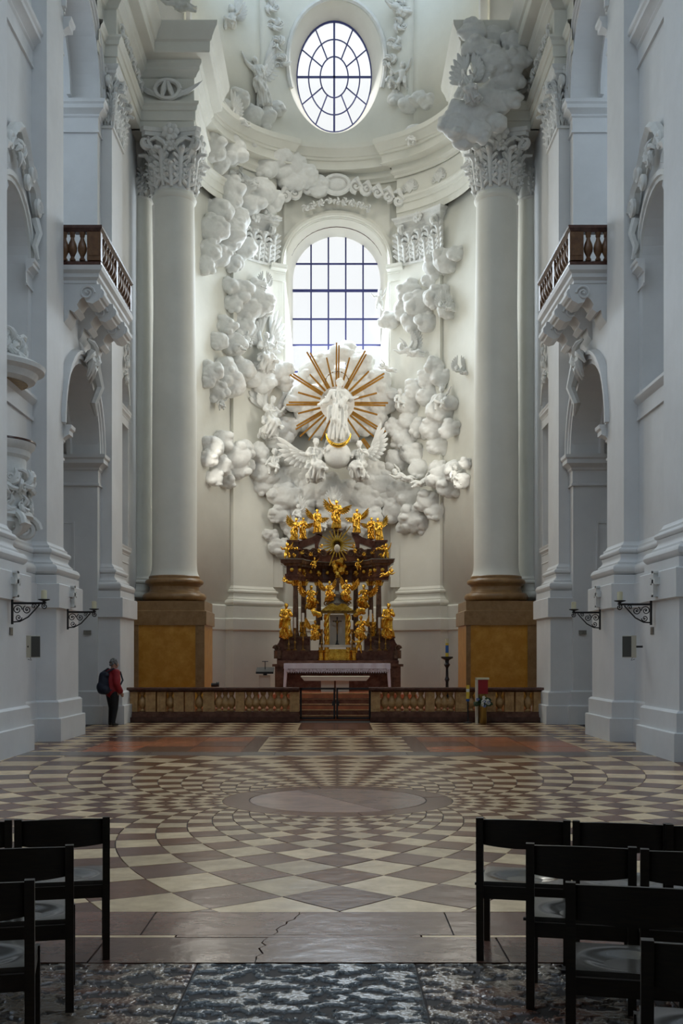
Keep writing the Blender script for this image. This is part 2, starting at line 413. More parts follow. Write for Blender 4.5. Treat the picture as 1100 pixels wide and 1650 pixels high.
rest = MB(); rest_m = []; slots = []
for i, (p, m) in enumerate(tiles):
    z = rnd.uniform(-0.0015, 0.0015); p = shrink(p, 0.006); n = len(p)
    if i in big:
        c = (sum(q[0] for q in p)/n, sum(q[1] for q in p)/n)
        mb = MB().prism([(x-c[0], y-c[1], -0.02) for x, y in p], (0, 0, 0.02))
        o = mb.build('tile' if n > 4 or m not in ('t_mauve', 't_grey') else 'slab', m, None, smooth=False, fix=False)
        o.parent = fl; o.location = (c[0], c[1], z)
    else:
        if m not in slots: slots.append(m)
        k = len(rest.f); rest.prism([(x, y, -0.02+z) for x, y in p], (0, 0, 0.02)); rest_m += [slots.index(m)]*(len(rest.f)-k)
me = rest.mesh('tile_field', smooth=False, fix=False)
for sname in slots: me.materials.append(M[sname])
me.polygons.foreach_set('material_index', rest_m)
o = obj('tile_field', me, None, fl); o['kind'] = 'stuff'
# the three worn foreground slabs and those behind them: pitted relief
def worn_slab(x0, x1, y0, y1, m, seed, amp, res, thr):
    nx = max(8, int((x1-x0)*res)); ny = max(8, int((y1-y0)*res)); vs = []; fs = []
    for j in range(ny+1):
        for i in range(nx+1):
            x = x0+(x1-x0)*i/nx; y = y0+(y1-y0)*j/ny; e = min(i, nx-i, j, ny-j) == 0
            n_ = NZ.fractal(V((x*7+seed, y*10, 0)), 0.55, 2.2, 6); k_ = NZ.noise(V((x*1.6+seed, y*1.6, 3)))
            d = min(1.0, max(0.0, (n_-thr-0.35*k_)/0.16)); h = -amp*d*d*(3-2*d)-0.0015*n_
            vs.append((x, y, -0.005 if e else h))
    for j in range(ny):
        for i in range(nx): a = j*(nx+1)+i; fs.append((a, a+1, a+nx+2, a+nx+1))
    return MB().add(vs, fs).build('slab', m, fl, fix=False, ang=70)
for x0, x1, m, sd, thr in ((-6.2, -2.3, 'worn_b', 3, .1), (-2.29, -0.81, 'worn_b', 9, .12), (-0.80, 0.46, 'worn_a', 5, -.04), (0.47, 1.75, 'worn_b', 12, .05), (1.76, 6.2, 'worn_b', 17, .1)):
    w_ = x1-x0 < 2
    worn_slab(x0, x1, 5.0, 6.34, m, sd, 0.016, 105 if w_ else 26, thr)
    worn_slab(x0+0.3, x1+0.3 if x1 < 6 else x1, 2.2, 4.99, m, sd+30, 0.014, 26, thr)

# ------------------------------------------------------------------ side walls
def mir(s, pts):                        # pts (X, D) for the right side, far -> near; mirrored and reversed for the left
    return [(x, d, 0) for x, d in pts] if s > 0 else [(-x, d, 0) for x, d in pts[::-1]]
def arch_pts(s, X, c, r, spring, n=20, a0=0.0, a1=pi, legs=0.0):
    pts = []
    if legs: pts.append((s*X, c-r, spring-legs))
    for k in range(n+1):
        a = a0+(a1-a0)*k/n; pts.append((s*X, c-r*cos(a), spring+r*sin(a)))
    if legs: pts.append((s*X, c+r, spring-legs))
    return pts if s > 0 else pts[::-1]
def arch_slab(mb, s, x0, x1, c, r, spring, ztop, n=20):       # solid above an arched opening between x0 and x1
    for k in range(n):
        d0 = c-r*cos(pi*k/n); d1 = c-r*cos(pi*(k+1)/n); z0 = spring+r*sin(pi*k/n); z1 = spring+r*sin(pi*(k+1)/n)
        mb.hexa([(s*x0, d0, z0), (s*x1, d0, z0), (s*x1, d1, z1), (s*x0, d1, z1)], [(s*x0, d0, ztop), (s*x1, d0, ztop), (s*x1, d1, ztop), (s*x0, d1, ztop)])
def sbox(mb, s, x0, x1, *a): mb.box(*sorted((s*x0, s*x1)), *a)
PLINTH = [(0.0, 0.0), (0.40, 0.0), (0.40, 0.47), (0.385, 0.485), (0.34, 0.485), (0.34, 0.81), (0.30, 0.85), (0.27, 0.85), (0.27, 2.76), (0.35, 2.78), (0.35, 3.27), (0.335, 3.285), (0.28, 3.285), (0.28, 3.47), (0.0, 3.47)]
BASE = [(0.0, 3.47)]+[(0.19, 3.47)]+half(0.19, 3.585, 0.11)+[(0.17, 3.70), (0.17, 3.74)]+scotia(0.15, 3.75, 0.10, 3.90)+[(0.10, 3.92)]+half(0.08, 3.985, 0.06)+[(0.07, 4.06), (0.07, 4.10)]+[(0.03, 4.13), (0.0, 4.19)]
IMPOST = [(0, 0), (0.05, 0.0), (0.05, 0.05), (0.02, 0.07), (0.02, 0.38), (0.06, 0.42), (0.06, 0.46), (0.12, 0.52), (0.20, 0.56), (0.20, 0.66), (0.24, 0.70), (0.25, 0.78), (0, 0.78)]
ARCHV = [(0, 0), (0, 0.07), (0.10, 0.07), (0.11, 0.11), (0.20, 0.11), (0.22, 0.16), (0.30, 0.16), (0.32, 0.09), (0.34, 0)]
CAPM = [(0, 0), (0.04, 0), (0.05, 0.06), (0.0, 0.07)]
def consecration_cross(parent, s, X, D, z, h):
    mb = MB()
    def bar(y0, y1, z0, z1): sbox(mb, s, X-0.085, X, D+y0, D+y1, z+z0, z+z1)
    bar(-0.035*h/0.33, 0.035*h/0.33, -h/2, h/2); bar(-h*0.30, h*0.30, h*0.02, h*0.18)
    bar(-h*0.17, h*0.17, h*0.42, h*0.5); bar(-h*0.17, h*0.17, -h*0.5, -h*0.42)
    bar(-h*0.36, -h*0.28, -h*0.03, h*0.24); bar(h*0.28, h*0.36, -h*0.03, h*0.24)
    return mb.build('cross_relief', 'stucco', parent, smooth=False)
def acanthus(h, w, curl, pairs=4):        # a lobed leaf standing on its base, curling outward (-Y)
    mb = MB(); pts = []
    for j in range(8):
        t = j/7
        if t < 0.7: pts.append((0, -0.10*h*t-0.02, h*t*1.15))
        else:
            a = (t-0.7)/0.3*2.4; pts.append((0, -0.09*h-curl*(1-cos(a)), h*0.805+curl*sin(a)))
    mb.tube(pts, [w*q for q in (.10, .13, .15, .16, .17, .18, .17, .08)], 6, flat=1.0)
    for k in range(pairs):
        t = 0.12+0.62*k/(pairs-1); y = -0.10*h*t; z = h*t*1.15; ww = w*(0.42-0.10*abs(t-0.45))
        for q in (-1, 1):
            mb.tube([(q*w*.06, y, z), (q*ww*.6, y-.03*h, z+.10*h), (q*ww, y-.075*h, z+.15*h), (q*ww*1.1, y-.13*h, z+.13*h)], [w*.10, w*.14, w*.12, w*.03], 5)
    return mb
LEAF_LO = acanthus(0.62, 0.44, 0.12).mesh('leaf_low', ang=60, fix=False); LEAF_HI = acanthus(0.98, 0.46, 0.16, 5).mesh('leaf_high', ang=60, fix=False)
for me_ in (LEAF_LO, LEAF_HI): me_.materials.append(M['stucco'])
_mv = MB()
_mv.tube([(0, 0.42, -0.75), (0, 0.30, -0.45), (0, 0.16, -0.18), (0, 0.02, -0.02), (0, -0.08, 0.11)], [0.05, 0.06, 0.07, 0.07, 0.06], 6)
_mv.spiral((0, -0.10, 0.0), (0, -1, 0), (0, 0, 1), 0.155, 1.9, 0.06, 0.035, start=pi*0.55, seg=6)
_mv.v = [(x*1.5, y, z) for x, y, z in _mv.v]
VOLUTE = _mv.mesh('volute'); VOLUTE.materials.append(M['stucco'])
_mf = MB(); _mf.ball((0, -0.05, 0), 0.07, 8, 6)
for k in range(7): a = 2*pi*k/7; _mf.ball((0.12*cos(a), -0.02, 0.12*sin(a)), (0.08, 0.05, 0.08), 8, 5)
FLEURON = _mf.mesh('fleuron'); FLEURON.materials.append(M['stucco'])
def pilaster_capital(parent, s, X, D0, D1, z0, z1, near_ret):
    """flat capital on the nave face (and on the near return) of a pilaster"""
    h = z1-z0; k = h/1.6
    cap = MB()
    path = mir(s, [(X+near_ret, D1), (X, D1), (X, D0), (X+near_ret, D0)])
    cap.sweep(path, [(0, z0), (0.05, z0), (0.06, z0+0.06), (0.0, z0+0.08), (0.02, z1-0.35), (0.10, z1-0.24), (0.14, z1-0.20), (0.14, z1-0.13), (0.20, z1-0.08), (0.22, z1), (0, z1)])
    c = cap.build('capital', 'stucco', parent)
    def face(n, org, right, out):
        R = Matrix((( right[0], -out[0], 0, 0), (right[1], -out[1], 0, 0), (0, 0, 1, 0), (0, 0, 0, 1)))
        L = n
        for me, q, fr in ((LEAF_LO, 3, (0.17, 0.5, 0.83)), (LEAF_HI, 2, (0.02, 0.34, 0.66, 0.98))):
            for f in fr:
                p = V(org)+V(right)*(f*L)+V(out)*(0.02 if me is LEAF_LO else 0.0)
                inst('acanthus_leaf', me, T(p.x, p.y, z0+0.06) @ R @ SC(k*0.9*L/1.3 if L < 1.0 else k*0.9, k*0.9, k), c)
        for f in (0.10, 0.90):
            p = V(org)+V(right)*(f*L)+V(out)*0.10
            inst('volute', VOLUTE, T(p.x, p.y, z1-0.42*k) @ R @ SC(k*0.9), c)
        p = V(org)+V(right)*(0.5*L)+V(out)*0.18
        inst('fleuron', FLEURON, T(p.x, p.y, z1-0.16*k) @ R @ SC(k), c)
    if s > 0: face(D1-D0, (X, D1, 0), (0, -1, 0), (-1, 0, 0)); face(max(0.5, near_ret), (X, D0, 0), (1, 0, 0), (0, -1, 0))
    else: face(D1-D0, (-X, D0, 0), (0, 1, 0), (1, 0, 0)); face(max(0.5, near_ret), (-X-max(0.5, near_ret), D0, 0), (1, 0, 0), (0, -1, 0))
    return c
def rocaille(mb, base, u, w, out, size, seed):      # a cluster of scrolls and shells lying on a wall plane
    r = random.Random(seed); base = V(base); u = V(u); w = V(w); out = V(out)
    for k in range(5):
        a = r.uniform(0, 2*pi); d = size*r.uniform(0.15, 0.55); c = base+u*cos(a)*d+w*sin(a)*d+out*size*r.uniform(0.08, 0.22)
        mb.spiral(c, u, w*(1 if k % 2 else -1), size*r.uniform(0.18, 0.30), r.uniform(1.1, 1.7), size*0.075, size*0.045, start=r.uniform(0, 6), n=16, seg=6)
    for k in range(6):
        a = r.uniform(0, 2*pi); c = base+out*size*0.1
        pts = [c+(u*cos(a+1.3*t)+w*sin(a+1.3*t))*size*(0.15+0.55*t)+out*size*0.18*sin(3*t) for t in (0, 0.25, 0.5, 0.75, 1)]
        mb.tube(pts, [size*q for q in (0.13, 0.16, 0.14, 0.10, 0.04)], 6)
    return mb
NB = dict(c=21.5, r=1.15, spring=9.95, sill=7.2)
AR = dict(c=26.275, r=1.83, lo=6.95, hi=16.2)
for s in (-1, 1):
    side = 'left' if s < 0 else 'right'
    mb = MB()
    # near bay with the arched niche, wall plane at 6.4
    sbox(mb, s, 6.4, 7.3, 16.2, 20.35, 0, 21); sbox(mb, s, 6.4, 7.3, 22.65, 24.45, 0, 21)
    sbox(mb, s, 6.4, 7.3, 20.35, 22.65, 0, NB['sill']); sbox(mb, s, 6.98, 7.3, 20.35, 22.65, NB['sill'], 12)
    arch_slab(mb, s, 6.4, 6.98, NB['c'], NB['r'], NB['spring'], 21)
    # bay with the two arches
    c, r = AR['c'], AR['r']
    sbox(mb, s, 6.15, 7.4, 24.3, c-r, 0, 21); sbox(mb, s, 6.15, 7.4, c+r, 28.5, 0, 21)
    arch_slab(mb, s, 6.15, 7.4, c, r, AR['lo'], 10.55); arch_slab(mb, s, 6.15, 7.4, c, r, AR['hi'], 21)
    # choir wall beyond the third pilaster
    sbox(mb, s, 5.98, 7.3, 29.8, 30.05, 0, 21); sbox(mb, s, 5.98, 7.3, 31.35, 34.6, 0, 21); sbox(mb, s, 5.98, 7.3, 30.05, 31.35, 0, 4.6)
    sbox(mb, s, 6.4, 7.3, 30.05, 31.35, 4.6, 10); arch_slab(mb, s, 5.98, 6.6, 30.7, 0.65, 9.0, 21)
    sbox(mb, s, 4.6, 7.6, 34.45, 34.9, 17, 27); sbox(mb, s, 4.95, 7.6, 34.4, 34.9, 0, 17.2)
    wall = mb.build('wall_'+side, 'plaster', smooth=False); struct(wall, 'white plastered side wall of the church, '+side+' of the altar')
    # chapel behind the lower arch and gallery behind the upper one
    ch = MB(); sbox(ch, s, 7.4, 10.9, 28.15, 28.4, 0, 9.9); sbox(ch, s, 7.4, 10.9, 23.2, 23.45, 0, 9.9); sbox(ch, s, 10.7, 10.9, 23.4, 28.2, 0, 9.9)
    sbox(ch, s, 7.4, 10.9, 23.2, 28.4, 9.6, 10.5)
    sbox(ch, s, 7.05, 7.4, 28.0, 28.3, 0, 6.0)
    ch.build('chapel_shell', 'plaster', wall, smooth=False)
    gl = MB(); sbox(gl, s, 7.4, 10.9, 28.15, 28.4, 10.5, 20); sbox(gl, s, 7.4, 10.9, 23.2, 23.45, 10.5, 20)
    sbox(gl, s, 10.7, 10.9, 23.4, 28.2, 10.5, 14.2); sbox(gl, s, 10.7, 10.9, 23.4, 28.2, 18, 20); sbox(gl, s, 7.4, 10.9, 23.2, 28.4, 19.9, 20.2)
    gl.build('gallery_shell', 'plaster', wall, smooth=False)
    # recessed panels on the far jambs
    for z0, z1 in ((0.9, 5.2),):
        pn = MB(); sbox(pn, s, 6.75, 6.80, 28.08, 28.115, z0, z1); sbox(pn, s, 7.32, 7.37, 28.08, 28.115, z0, z1); sbox(pn, s, 6.75, 7.37, 28.08, 28.115, z1, z1+0.05)
        pn.build('jamb_panel', 'plaster', wall, smooth=False)
    # piers: plinth, base, shaft
    for i, (X, D0, D1, wx) in enumerate(((6.08, 18.62, 20.12, 6.4), (6.08, 22.9, 24.3, 6.4), (5.86, 28.5, 29.9, 6.15))):
        path = mir(s, [(wx, D1), (X, D1), (X, D0), (wx, D0)])
        if i == 2: path = mir(s, [(wx, D1), (X, D1), (X, D0), (6.16, D0)])
        sh = MB().sweep(path, [(0, 4.1), (0, 15.62 if i == 2 else 21)], cap=False).build('pilaster', 'plaster', wall, smooth=False)
        MB().sweep(path, PLINTH).build('plinth', 'plaster', sh, smooth=False)
        MB().sweep(path, BASE).build('pilaster_base', 'plaster', sh, ang=30)
        if i < 2: consecration_cross(sh, s, X-0.35, (D0+D1)/2-0.02, 3.06, 0.46)
        if i == 2: pilaster_capital(sh, s, X, D0, D1, 15.6, 17.2, 0.29)
    # base mouldings running along the wall between piers, and around the arch jamb
    bp = mir(s, [(6.4, 22.9), (6.4, 20.12)]); MB().sweep(bp, [(o*0.6, z) for o, z in PLINTH]).build('dado', 'plaster', wall, smooth=False)
    MB().sweep(bp, [(o*0.6, z) for o, z in BASE]).build('dado_moulding', 'plaster', wall, ang=30)
    jp = mir(s, [(7.4, 28.1), (6.15, 28.1), (6.15, 28.5)][::-1])
    MB().sweep(jp, [(0, 0), (0.14, 0), (0.14, 0.47), (0.07, 0.5), (0.07, 0.84), (0.0, 0.88)], cap=False).build('jamb_plinth', 'plaster', wall, smooth=False)
    for z in (AR['lo']-0.78, AR['hi']-0.9):
        MB().sweep(jp, [(o, z+h) for o, h in IMPOST]).build('impost', 'plaster', wall, ang=30)
        np_ = mir(s, [(7.4, c-r), (6.15, c-r), (6.15, c-r-0.16)])
        MB().sweep(np_, [(o, z+h) for o, h in IMPOST]).build('impost', 'plaster', wall, ang=30)
    for z in (AR['lo'], AR['hi']):
        MB().sweep(arch_pts(s, 6.15, c, r, z), ARCHV, up=(-s, 0, 0)).build('archivolt', 'plaster', wall, ang=30)
        MB().sweep(arch_pts(s, 6.9, c, r-0.22, z, n=16), [(0, 0), (0.0, 0.10), (0.3, 0.10), (0.3, 0.0)], up=(-s, 0, 0)).build('inner_rib', 'plaster', wall, ang=30)
    # niche of the near bay: archivolt, imposts, sill, hood with scrolls
    nb = MB().sweep(arch_pts(s, 6.4, NB['c'], NB['r'], NB['spring'], 16), [(0, 0), (0, 0.06), (0.08, 0.06), (0.10, 0.10), (0.2, 0.10), (0.22, 0)], up=(-s, 0, 0)).build('niche_frame', 'stucco', wall, ang=30)
    for d0, d1 in ((22.45, 22.9), (20.12, 20.55)):
        MB().sweep(mir(s, [(6.4, d1), (6.4, d0)]), [(o*0.75, NB['spring']-0.5+h*0.7) for o, h in IMPOST]).build('impost', 'plaster', nb, ang=30)
    MB().sweep(mir(s, [(6.4, 22.9), (6.4, 20.12)]), [(0, 6.72), (0.05, 6.72), (0.05, 6.8), (0.02, 6.82), (0.02, 7.05), (0.08, 7.1), (0.12, 7.16), (0.12, 7.22), (0, 7.22)]).build('sill', 'plaster', nb, ang=30)
    MB().sweep(mir(s, [(6.4, 22.9), (6.4, 20.12)]), [(o, 14.15+h) for o, h in IMPOST]).build('string_course', 'plaster', wall, ang=30)
    hd = MB(); hood = [(22.78, 11.05), (22.6, 11.45), (22.3, 11.55), (22.1, 11.8), (21.8, 12.1), (21.5, 12.25)]
    full = [(s*6.33, d, z) for d, z in hood]+[(s*6.33, 43.0-d, z) for d, z in hood[-2::-1]]
    hd.sweep(full if s < 0 else full[::-1], [(-0.09, 0), (-0.09, 0.12), (0, 0.2), (0.09, 0.12), (0.09, 0)], up=(-s, 0, 0))
    for d, z, q in ((22.7, 11.1, 0.2), (22.25, 11.62, 0.17), (20.3, 11.1, 0.2), (20.75, 11.62, 0.17), (21.9, 11.3, 0.15)):
        hd.spiral((s*6.2, d, z), (0, 1, 0), (0, 0, 1), q, 1.6, 0.07, 0.04, n=18, seg=6)
    for dd in (22.68, 20.32):
        hd.tube([(s*6.28, dd, 10.9), (s*6.2, dd+0.05, 10.6), (s*6.26, dd-0.05, 10.3), (s*6.2, dd, 10.05)], [0.10, 0.08, 0.07, 0.03], 6)
    rocaille(hd, (s*6.3, 21.5, 11.7), (0, 1, 0), (0, 0, 1), (-s, 0, 0), 0.42, 3+s)
    hd.build('hood_scrollwork', 'stucco', nb)
    # cartouche at the crown of the lower arch
    ct = MB(); rocaille(ct, (s*6.05, c+0.1, AR['lo']+r+0.15), (0, 1, 0), (0, 0, 1), (-s, 0, 0), 0.75, 21)
    ct.tube([(s*6.0, c+0.75, AR['lo']+r+0.2), (s*5.9, c+0.95, AR['lo']+r-0.3), (s*6.0, c+0.7, AR['lo']+r-0.75), (s*5.98, c+0.9, AR['lo']+r-1.0)], [0.16, 0.12, 0.1, 0.04], 7)
    ct.build('cartouche', 'stucco', wall)
    # small window frame behind the third pilaster and its ornaments
    fr = MB().sweep(arch_pts(s, 5.98, 30.7, 0.65, 9.0, 10), [(0, 0), (0, 0.05), (0.14, 0.05), (0.16, 0)], up=(-s, 0, 0)).build('niche_frame', 'stucco', wall, ang=30)
    oc = MB()
    for k in range(6): rocaille(oc, (s*5.94, 30.6+0.12*(k % 3), 9.6+0.45*k), (0, 1, 0), (0, 0, 1), (-s, 0, 0), 0.30, 50+k)
    oc.build('ornament_drop', 'stucco', fr)
    for z in (4.4, 8.3, 12.0): MB().sweep(mir(s, [(5.98, 31.4), (5.98, 29.9)]), [(o*0.4, z+h*0.6) for o, h in IMPOST]).build('string_course', 'plaster', wall, ang=30)
    # engaged half-round shaft at the choir corner
    ec = MB().lathe([(0.55, 0), (0.55, 2.0), (0.50, 2.1), (0.50, 3.4)]+[(0.50+o*1.1, z) for o, z in BASE[1:-1]]+[(0.48, 4.2), (0.46, 12), (0.42, 15.6)], s*6.02, 33.2, 24)
    e = ec.build('engaged_shaft', 'plaster_choir', wall)
    cp = MB(); cp.lathe([(0.42, 15.6), (0.48, 15.65), (0.43, 15.7), (0.45, 16.6), (0.6, 16.95), (0.62, 17.2)], s*6.02, 33.2, 20); cp.build('capital', 'stucco', e)
    for k in range(9):
        a = pi/2+s*0.3+k*pi/8; 
        inst('acanthus_leaf', LEAF_LO if k % 2 else LEAF_HI, T(s*6.02+0.44*cos(a)*-1, 33.2-0.44*abs(sin(a)), 15.66) @ RZ(-s*0.6+0.3*k-1.2) @ SC(0.8), e)
# balconies across the upper arches
BALU = [(0.055, 0), (0.06, 0.03), (0.045, 0.05), (0.035, 0.08), (0.05, 0.12), (0.085, 0.20), (0.092, 0.27), (0.075, 0.36), (0.045, 0.44), (0.035, 0.49), (0.05, 0.52), (0.05, 0.55), (0.06, 0.57), (0.06, 0.60)]
def baluster_mesh(name, k, h, m, n=14):
    me = MB().lathe([(r*k, z*h/0.6) for r, z in BALU], 0, 0, n).mesh(name); me.materials.append(M[m]); return me
BAL_BALC = baluster_mesh('balcony_baluster', 1.15, 0.62, 'balcony_stone')
for s in (-1, 1):
    X, D0, D1 = 5.3, 24.5, 28.2; side = 'left' if s < 0 else 'right'
    t = thing('balcony', 'balcony with brown marble railing on white scrolled brackets, on the '+side+' wall', 'balcony', (s*6.2, (D0+D1)/2, 10.2))
    path = mir(s, [(6.3, D1), (X, D1), (X, D0), (6.3, D0)])
    sl = MB().sweep(path, [(-0.5, 10.2), (-0.12, 10.2), (-0.10, 10.28), (-0.04, 10.34), (-0.04, 10.42), (0.03, 10.48), (0.05, 10.58), (-0.4, 10.58)])
    sbox(sl, s, X+0.1, 6.3, D0+0.1, D1-0.1, 10.22, 10.57); sl.build('slab', 'plaster', t, ang=30)
    MB().sweep(path, [(-0.16, 10.58), (0.02, 10.58), (0.02, 10.66), (-0.03, 10.70), (-0.16, 10.70)]).build('base_rail', 'rail_dark', t, smooth=False)
    MB().sweep(path, [(-0.18, 11.34), (-0.02, 11.34), (0.03, 11.40), (0.05, 11.42), (0.05, 11.48), (-0.18, 11.48)]).build('hand_rail', 'rail_dark', t, smooth=False)
    for x, d in ((X+0.07, D0+0.07), (X+0.07, (D0+D1)/2), (X+0.07, D1-0.07), (6.2, D0+0.07)):
        w = 0.10 if d > D0+0.1 else 0.12
        pm = MB(); sbox(pm, s, x-0.085, x+0.085+(0.14 if d < D0+0.1 and x < 6 else 0), d-0.085, d+0.085, 10.7, 11.34)
        po = pm.build('post', 'balcony_stone', t, smooth=False)
        if d < D0+0.1 and x < 6:
            fm = MB(); sbox(fm, s, x-0.04, x+0.19, d-0.10, d-0.085, 10.8, 11.25); fm.build('post_panel', 'balcony_stone', po, smooth=False)
    for x in (5.72, 5.94, 6.12): inst('baluster', BAL_BALC, T(s*x, D0+0.07, 10.71) @ SC(1, 1, 1.02), t)
    for a, b in ((D0+0.07, (D0+D1)/2), ((D0+D1)/2, D1-0.07)):
        for k in range(6): inst('baluster', BAL_BALC, T(s*(X+0.07), a+(b-a)*(k+0.8)/6.6, 10.71) @ SC(1, 1, 1.02), t)
    br = [(5.32, 10.2), (5.30, 10.0), (5.36, 9.84), (5.5, 9.76), (5.64, 9.80), (5.70, 9.92), (5.78, 9.86), (5.86, 9.74), (5.82, 9.64), (5.92, 9.56), (6.02, 9.62), (6.06, 9.44), (6.18, 9.30), (6.28, 9.1), (6.28, 10.2)]
    for d in (24.62, 26.0, 27.4):
        b = MB().prism([(s*x, d, z) for x, z in br], (0, 0.66, 0))
        for q in (d-0.02, d+0.68):
            b.spiral((s*5.62, q, 10.0), (-s, 0, 0), (0, 0, 1), 0.17, 1.6, 0.03, 0.02, n=18, seg=5)
        b.tube([(s*5.36, d+0.02, 10.0), (s*5.36, d+0.64, 10.0)], 0.12, 10)
        b.build('bracket', 'plaster', t, ang=30)
# entablature over the third pilasters and the columns
ENT = [(0, 17.2), (0.0, 17.42), (0.04, 17.43), (0.04, 17.70), (0.08, 17.72), (0.10, 17.82), (0.15, 17.88), (0.15, 17.95), (0.0, 17.97), (0.0, 18.66), (0.06, 18.69), (0.10, 18.76), (0.18, 18.84), (0.18, 18.92), (0.24, 19.0), (0.24, 19.1), (0.50, 19.16), (0.52, 19.2), (0.52, 19.46), (0.58, 19.5), (0.60, 19.58), (0.66, 19.7), (0.74, 19.82), (0.76, 19.95), (-0.3, 19.95)]
for s in (-1, 1):
    side = 'left' if s < 0 else 'right'
    path = mir(s, [(4.13, 34.7), (4.13, 31.8), (5.72, 31.8), (5.72, 28.4), (6.05, 28.4), (6.05, 27.6)])
    e = MB().sweep(path, ENT, cap=False); sbox(e, s, 4.14, 7.0, 31.81, 34.7, 17.2, 19.94); sbox(e, s, 5.73, 7.0, 28.41, 31.9, 17.2, 19.94)
    e = e.build('trim_'+('1' if s < 0 else '2'), 'plaster_choir', ang=25)
    struct(e, 'stepped white entablature above the '+side+' column and pilaster')
    # frieze relief: a wreath with palm branches, and vine scrolls along the nave side
    w = MB(); cx, dz = s*4.9, 18.3
    w.tube([(cx+0.36*cos(a), 31.74, dz+0.27*sin(a)) for a in [k*2*pi/18 for k in range(19)]], 0.075, 6)
    w.tube([(cx-0.15, 31.72, dz-0.2), (cx-0.1, 31.68, dz), (cx-0.05, 31.7, dz+0.22)], [0.06, 0.09, 0.05], 6)
    w.tube([(cx+0.16, 31.72, dz-0.2), (cx+0.08, 31.68, dz), (cx+0.02, 31.7, dz+0.2)], [0.06, 0.08, 0.05], 6)
    for q in (-1, 1):
        for k in range(7):
            x0 = cx+q*(0.2+0.06*k); w.tube([(x0, 31.77, dz-0.25+0.02*k), (x0+q*(0.14+0.03*k), 31.74, dz-0.12+0.04*k), (x0+q*(0.28+0.03*k), 31.77, dz+0.0+0.045*k)], [0.02, 0.045, 0.01], 5)
    w.v = [(x, y-.05, z) for x, y, z in w.v]; w.build('wreath_relief', 'stucco', e)
    v = MB()
    for k in range(6):
        rocaille(v, (s*5.68, 28.75+0.55*k, 18.3), (0, 1, 0), (0, 0, 1), (-s, 0, 0), 0.30, 70+k)
    v.build('vine_relief', 'stucco', e)
# crossing side and nave ceiling
c = MB(); n = 16
for k in range(n):
    a0 = pi*k/n; a1 = pi*(k+1)/n
    q = [(-7.4*cos(a), z) for a, z in ((a0, 20.9+4.6*sin(a0)), (a1, 20.9+4.6*sin(a1)))]
    c.hexa([(q[0][0], 17.2, q[0][1]), (q[1][0], 17.2, q[1][1]), (q[1][0], 34.8, q[1][1]), (q[0][0], 34.8, q[0][1])],
           [(q[0][0]*1.03, 17.2, q[0][1]+0.4), (q[1][0]*1.03, 17.2, q[1][1]+0.4), (q[1][0]*1.03, 34.8, q[1][1]+0.4), (q[0][0]*1.03, 34.8, q[0][1]+0.4)])
struct(c.build('ceiling', 'plaster_choir'), 'white barrel vault over the choir')
# nave around the viewer and the transept arms: walls, roofs; the crossing itself is open to its lantern
nv = MB(); nv.box(-7.2, -6.6, -16, 6.4, 0, 21); nv.box(6.6, 7.2, -16, 6.4, 0, 21); nv.box(-7.2, 7.2, -16, 6.9, 20.5, 21); nv.box(-7.2, 7.2, -16.4, -16, 0, 21)
for s in (-1, 1):
    sbox(nv, s, 6.6, 15, 5.9, 6.4, 0, 21); sbox(nv, s, 7.2, 15, 16.9, 17.4, 0, 21); sbox(nv, s, 6.9, 15, 6.0, 17.2, 20.5, 21)
    sbox(nv, s, 15, 15.4, 5.9, 17.4, 0, 6); sbox(nv, s, 15, 15.4, 5.9, 8.5, 6, 21); sbox(nv, s, 15, 15.4, 14.5, 17.4, 6, 21)
struct(nv.build('wall_nave', 'plaster', smooth=False), 'plain white nave and transept walls around the viewer')
nf = MB().box(-15, 15, -16, 1.5, -0.25, -0.005).box(-15, -10.9, 1.5, 18, -.25, -.005).box(10.9, 15, 1.5, 18, -.25, -.005); struct(nf.build('floor_nave', 't_grey', smooth=False), 'grey stone nave floor behind the viewer')
# drum over the crossing with its windows
dr = MB()
for k in range(24):
    a0, a1 = 2*pi*k/24, 2*pi*(k+1)/24; w = k % 3 == 0
    for z0, z1 in (((21, 24), (29, 30)) if not w else ((21, 30),)):
        p = [(6.6*cos(a), 11.9+6.2*sin(a)) for a in (a0, a1)]; q = [(7.0*cos(a), 11.9+6.6*sin(a)) for a in (a0, a1)]
        dr.hexa([(*p[0], z0), (*p[1], z0), (*q[1], z0), (*q[0], z0)], [(*p[0], z1), (*p[1], z1), (*q[1], z1), (*q[0], z1)])
struct(dr.build('wall_drum', 'plaster', smooth=False), 'white drum with windows above the crossing')
# ------------------------------------------------------------------ choir floor, apse
AX, AC, AR_ = 0.05, 34.4, 4.8           # apse axis, centre depth, wall radius
def B(sarc, z, inn=0.0):                # arc length along the wall, height, projection into the room
    a = sarc/AR_; r = AR_-inn; return V((AX+r*sin(a), AC+r*cos(a), z))
def Bt(deg, z, inn=0.0): return B(AR_*RAD(deg), z, inn)
st = MB(); st.box(-6.0, 6.0, 30.3, 42, -0.25, 0.30); st.box(-2.6, 2.7, 33.0, 37, 0.30, 0.44); st.box(-2.4, 2.5, 33.35, 37, 0.44, 0.58)
struct(st.build('floor_choir', 't_red', smooth=False), 'raised red marble floor of the choir')
wa = MB()
def band(mb, d0, d1, z0, z1, inn=0.0, n=None):      # vertical strip of the curved wall
    n = n or max(2, int(abs(d1-d0)/3)); 
    for k in range(n):
        a = d0+(d1-d0)*k/n; b = d0+(d1-d0)*(k+1)/n
        mb.add([Bt(a, z0, inn), Bt(b, z0, inn), Bt(b, z1, inn), Bt(a, z1, inn)], [(0, 1, 2, 3)])
HW, SPR, SILL, GD = 1.97, 15.63, 11.0, 0.95         # window half width, springing, sill, depth of the glass behind the wall
hwdeg = math.degrees(HW/AR_)
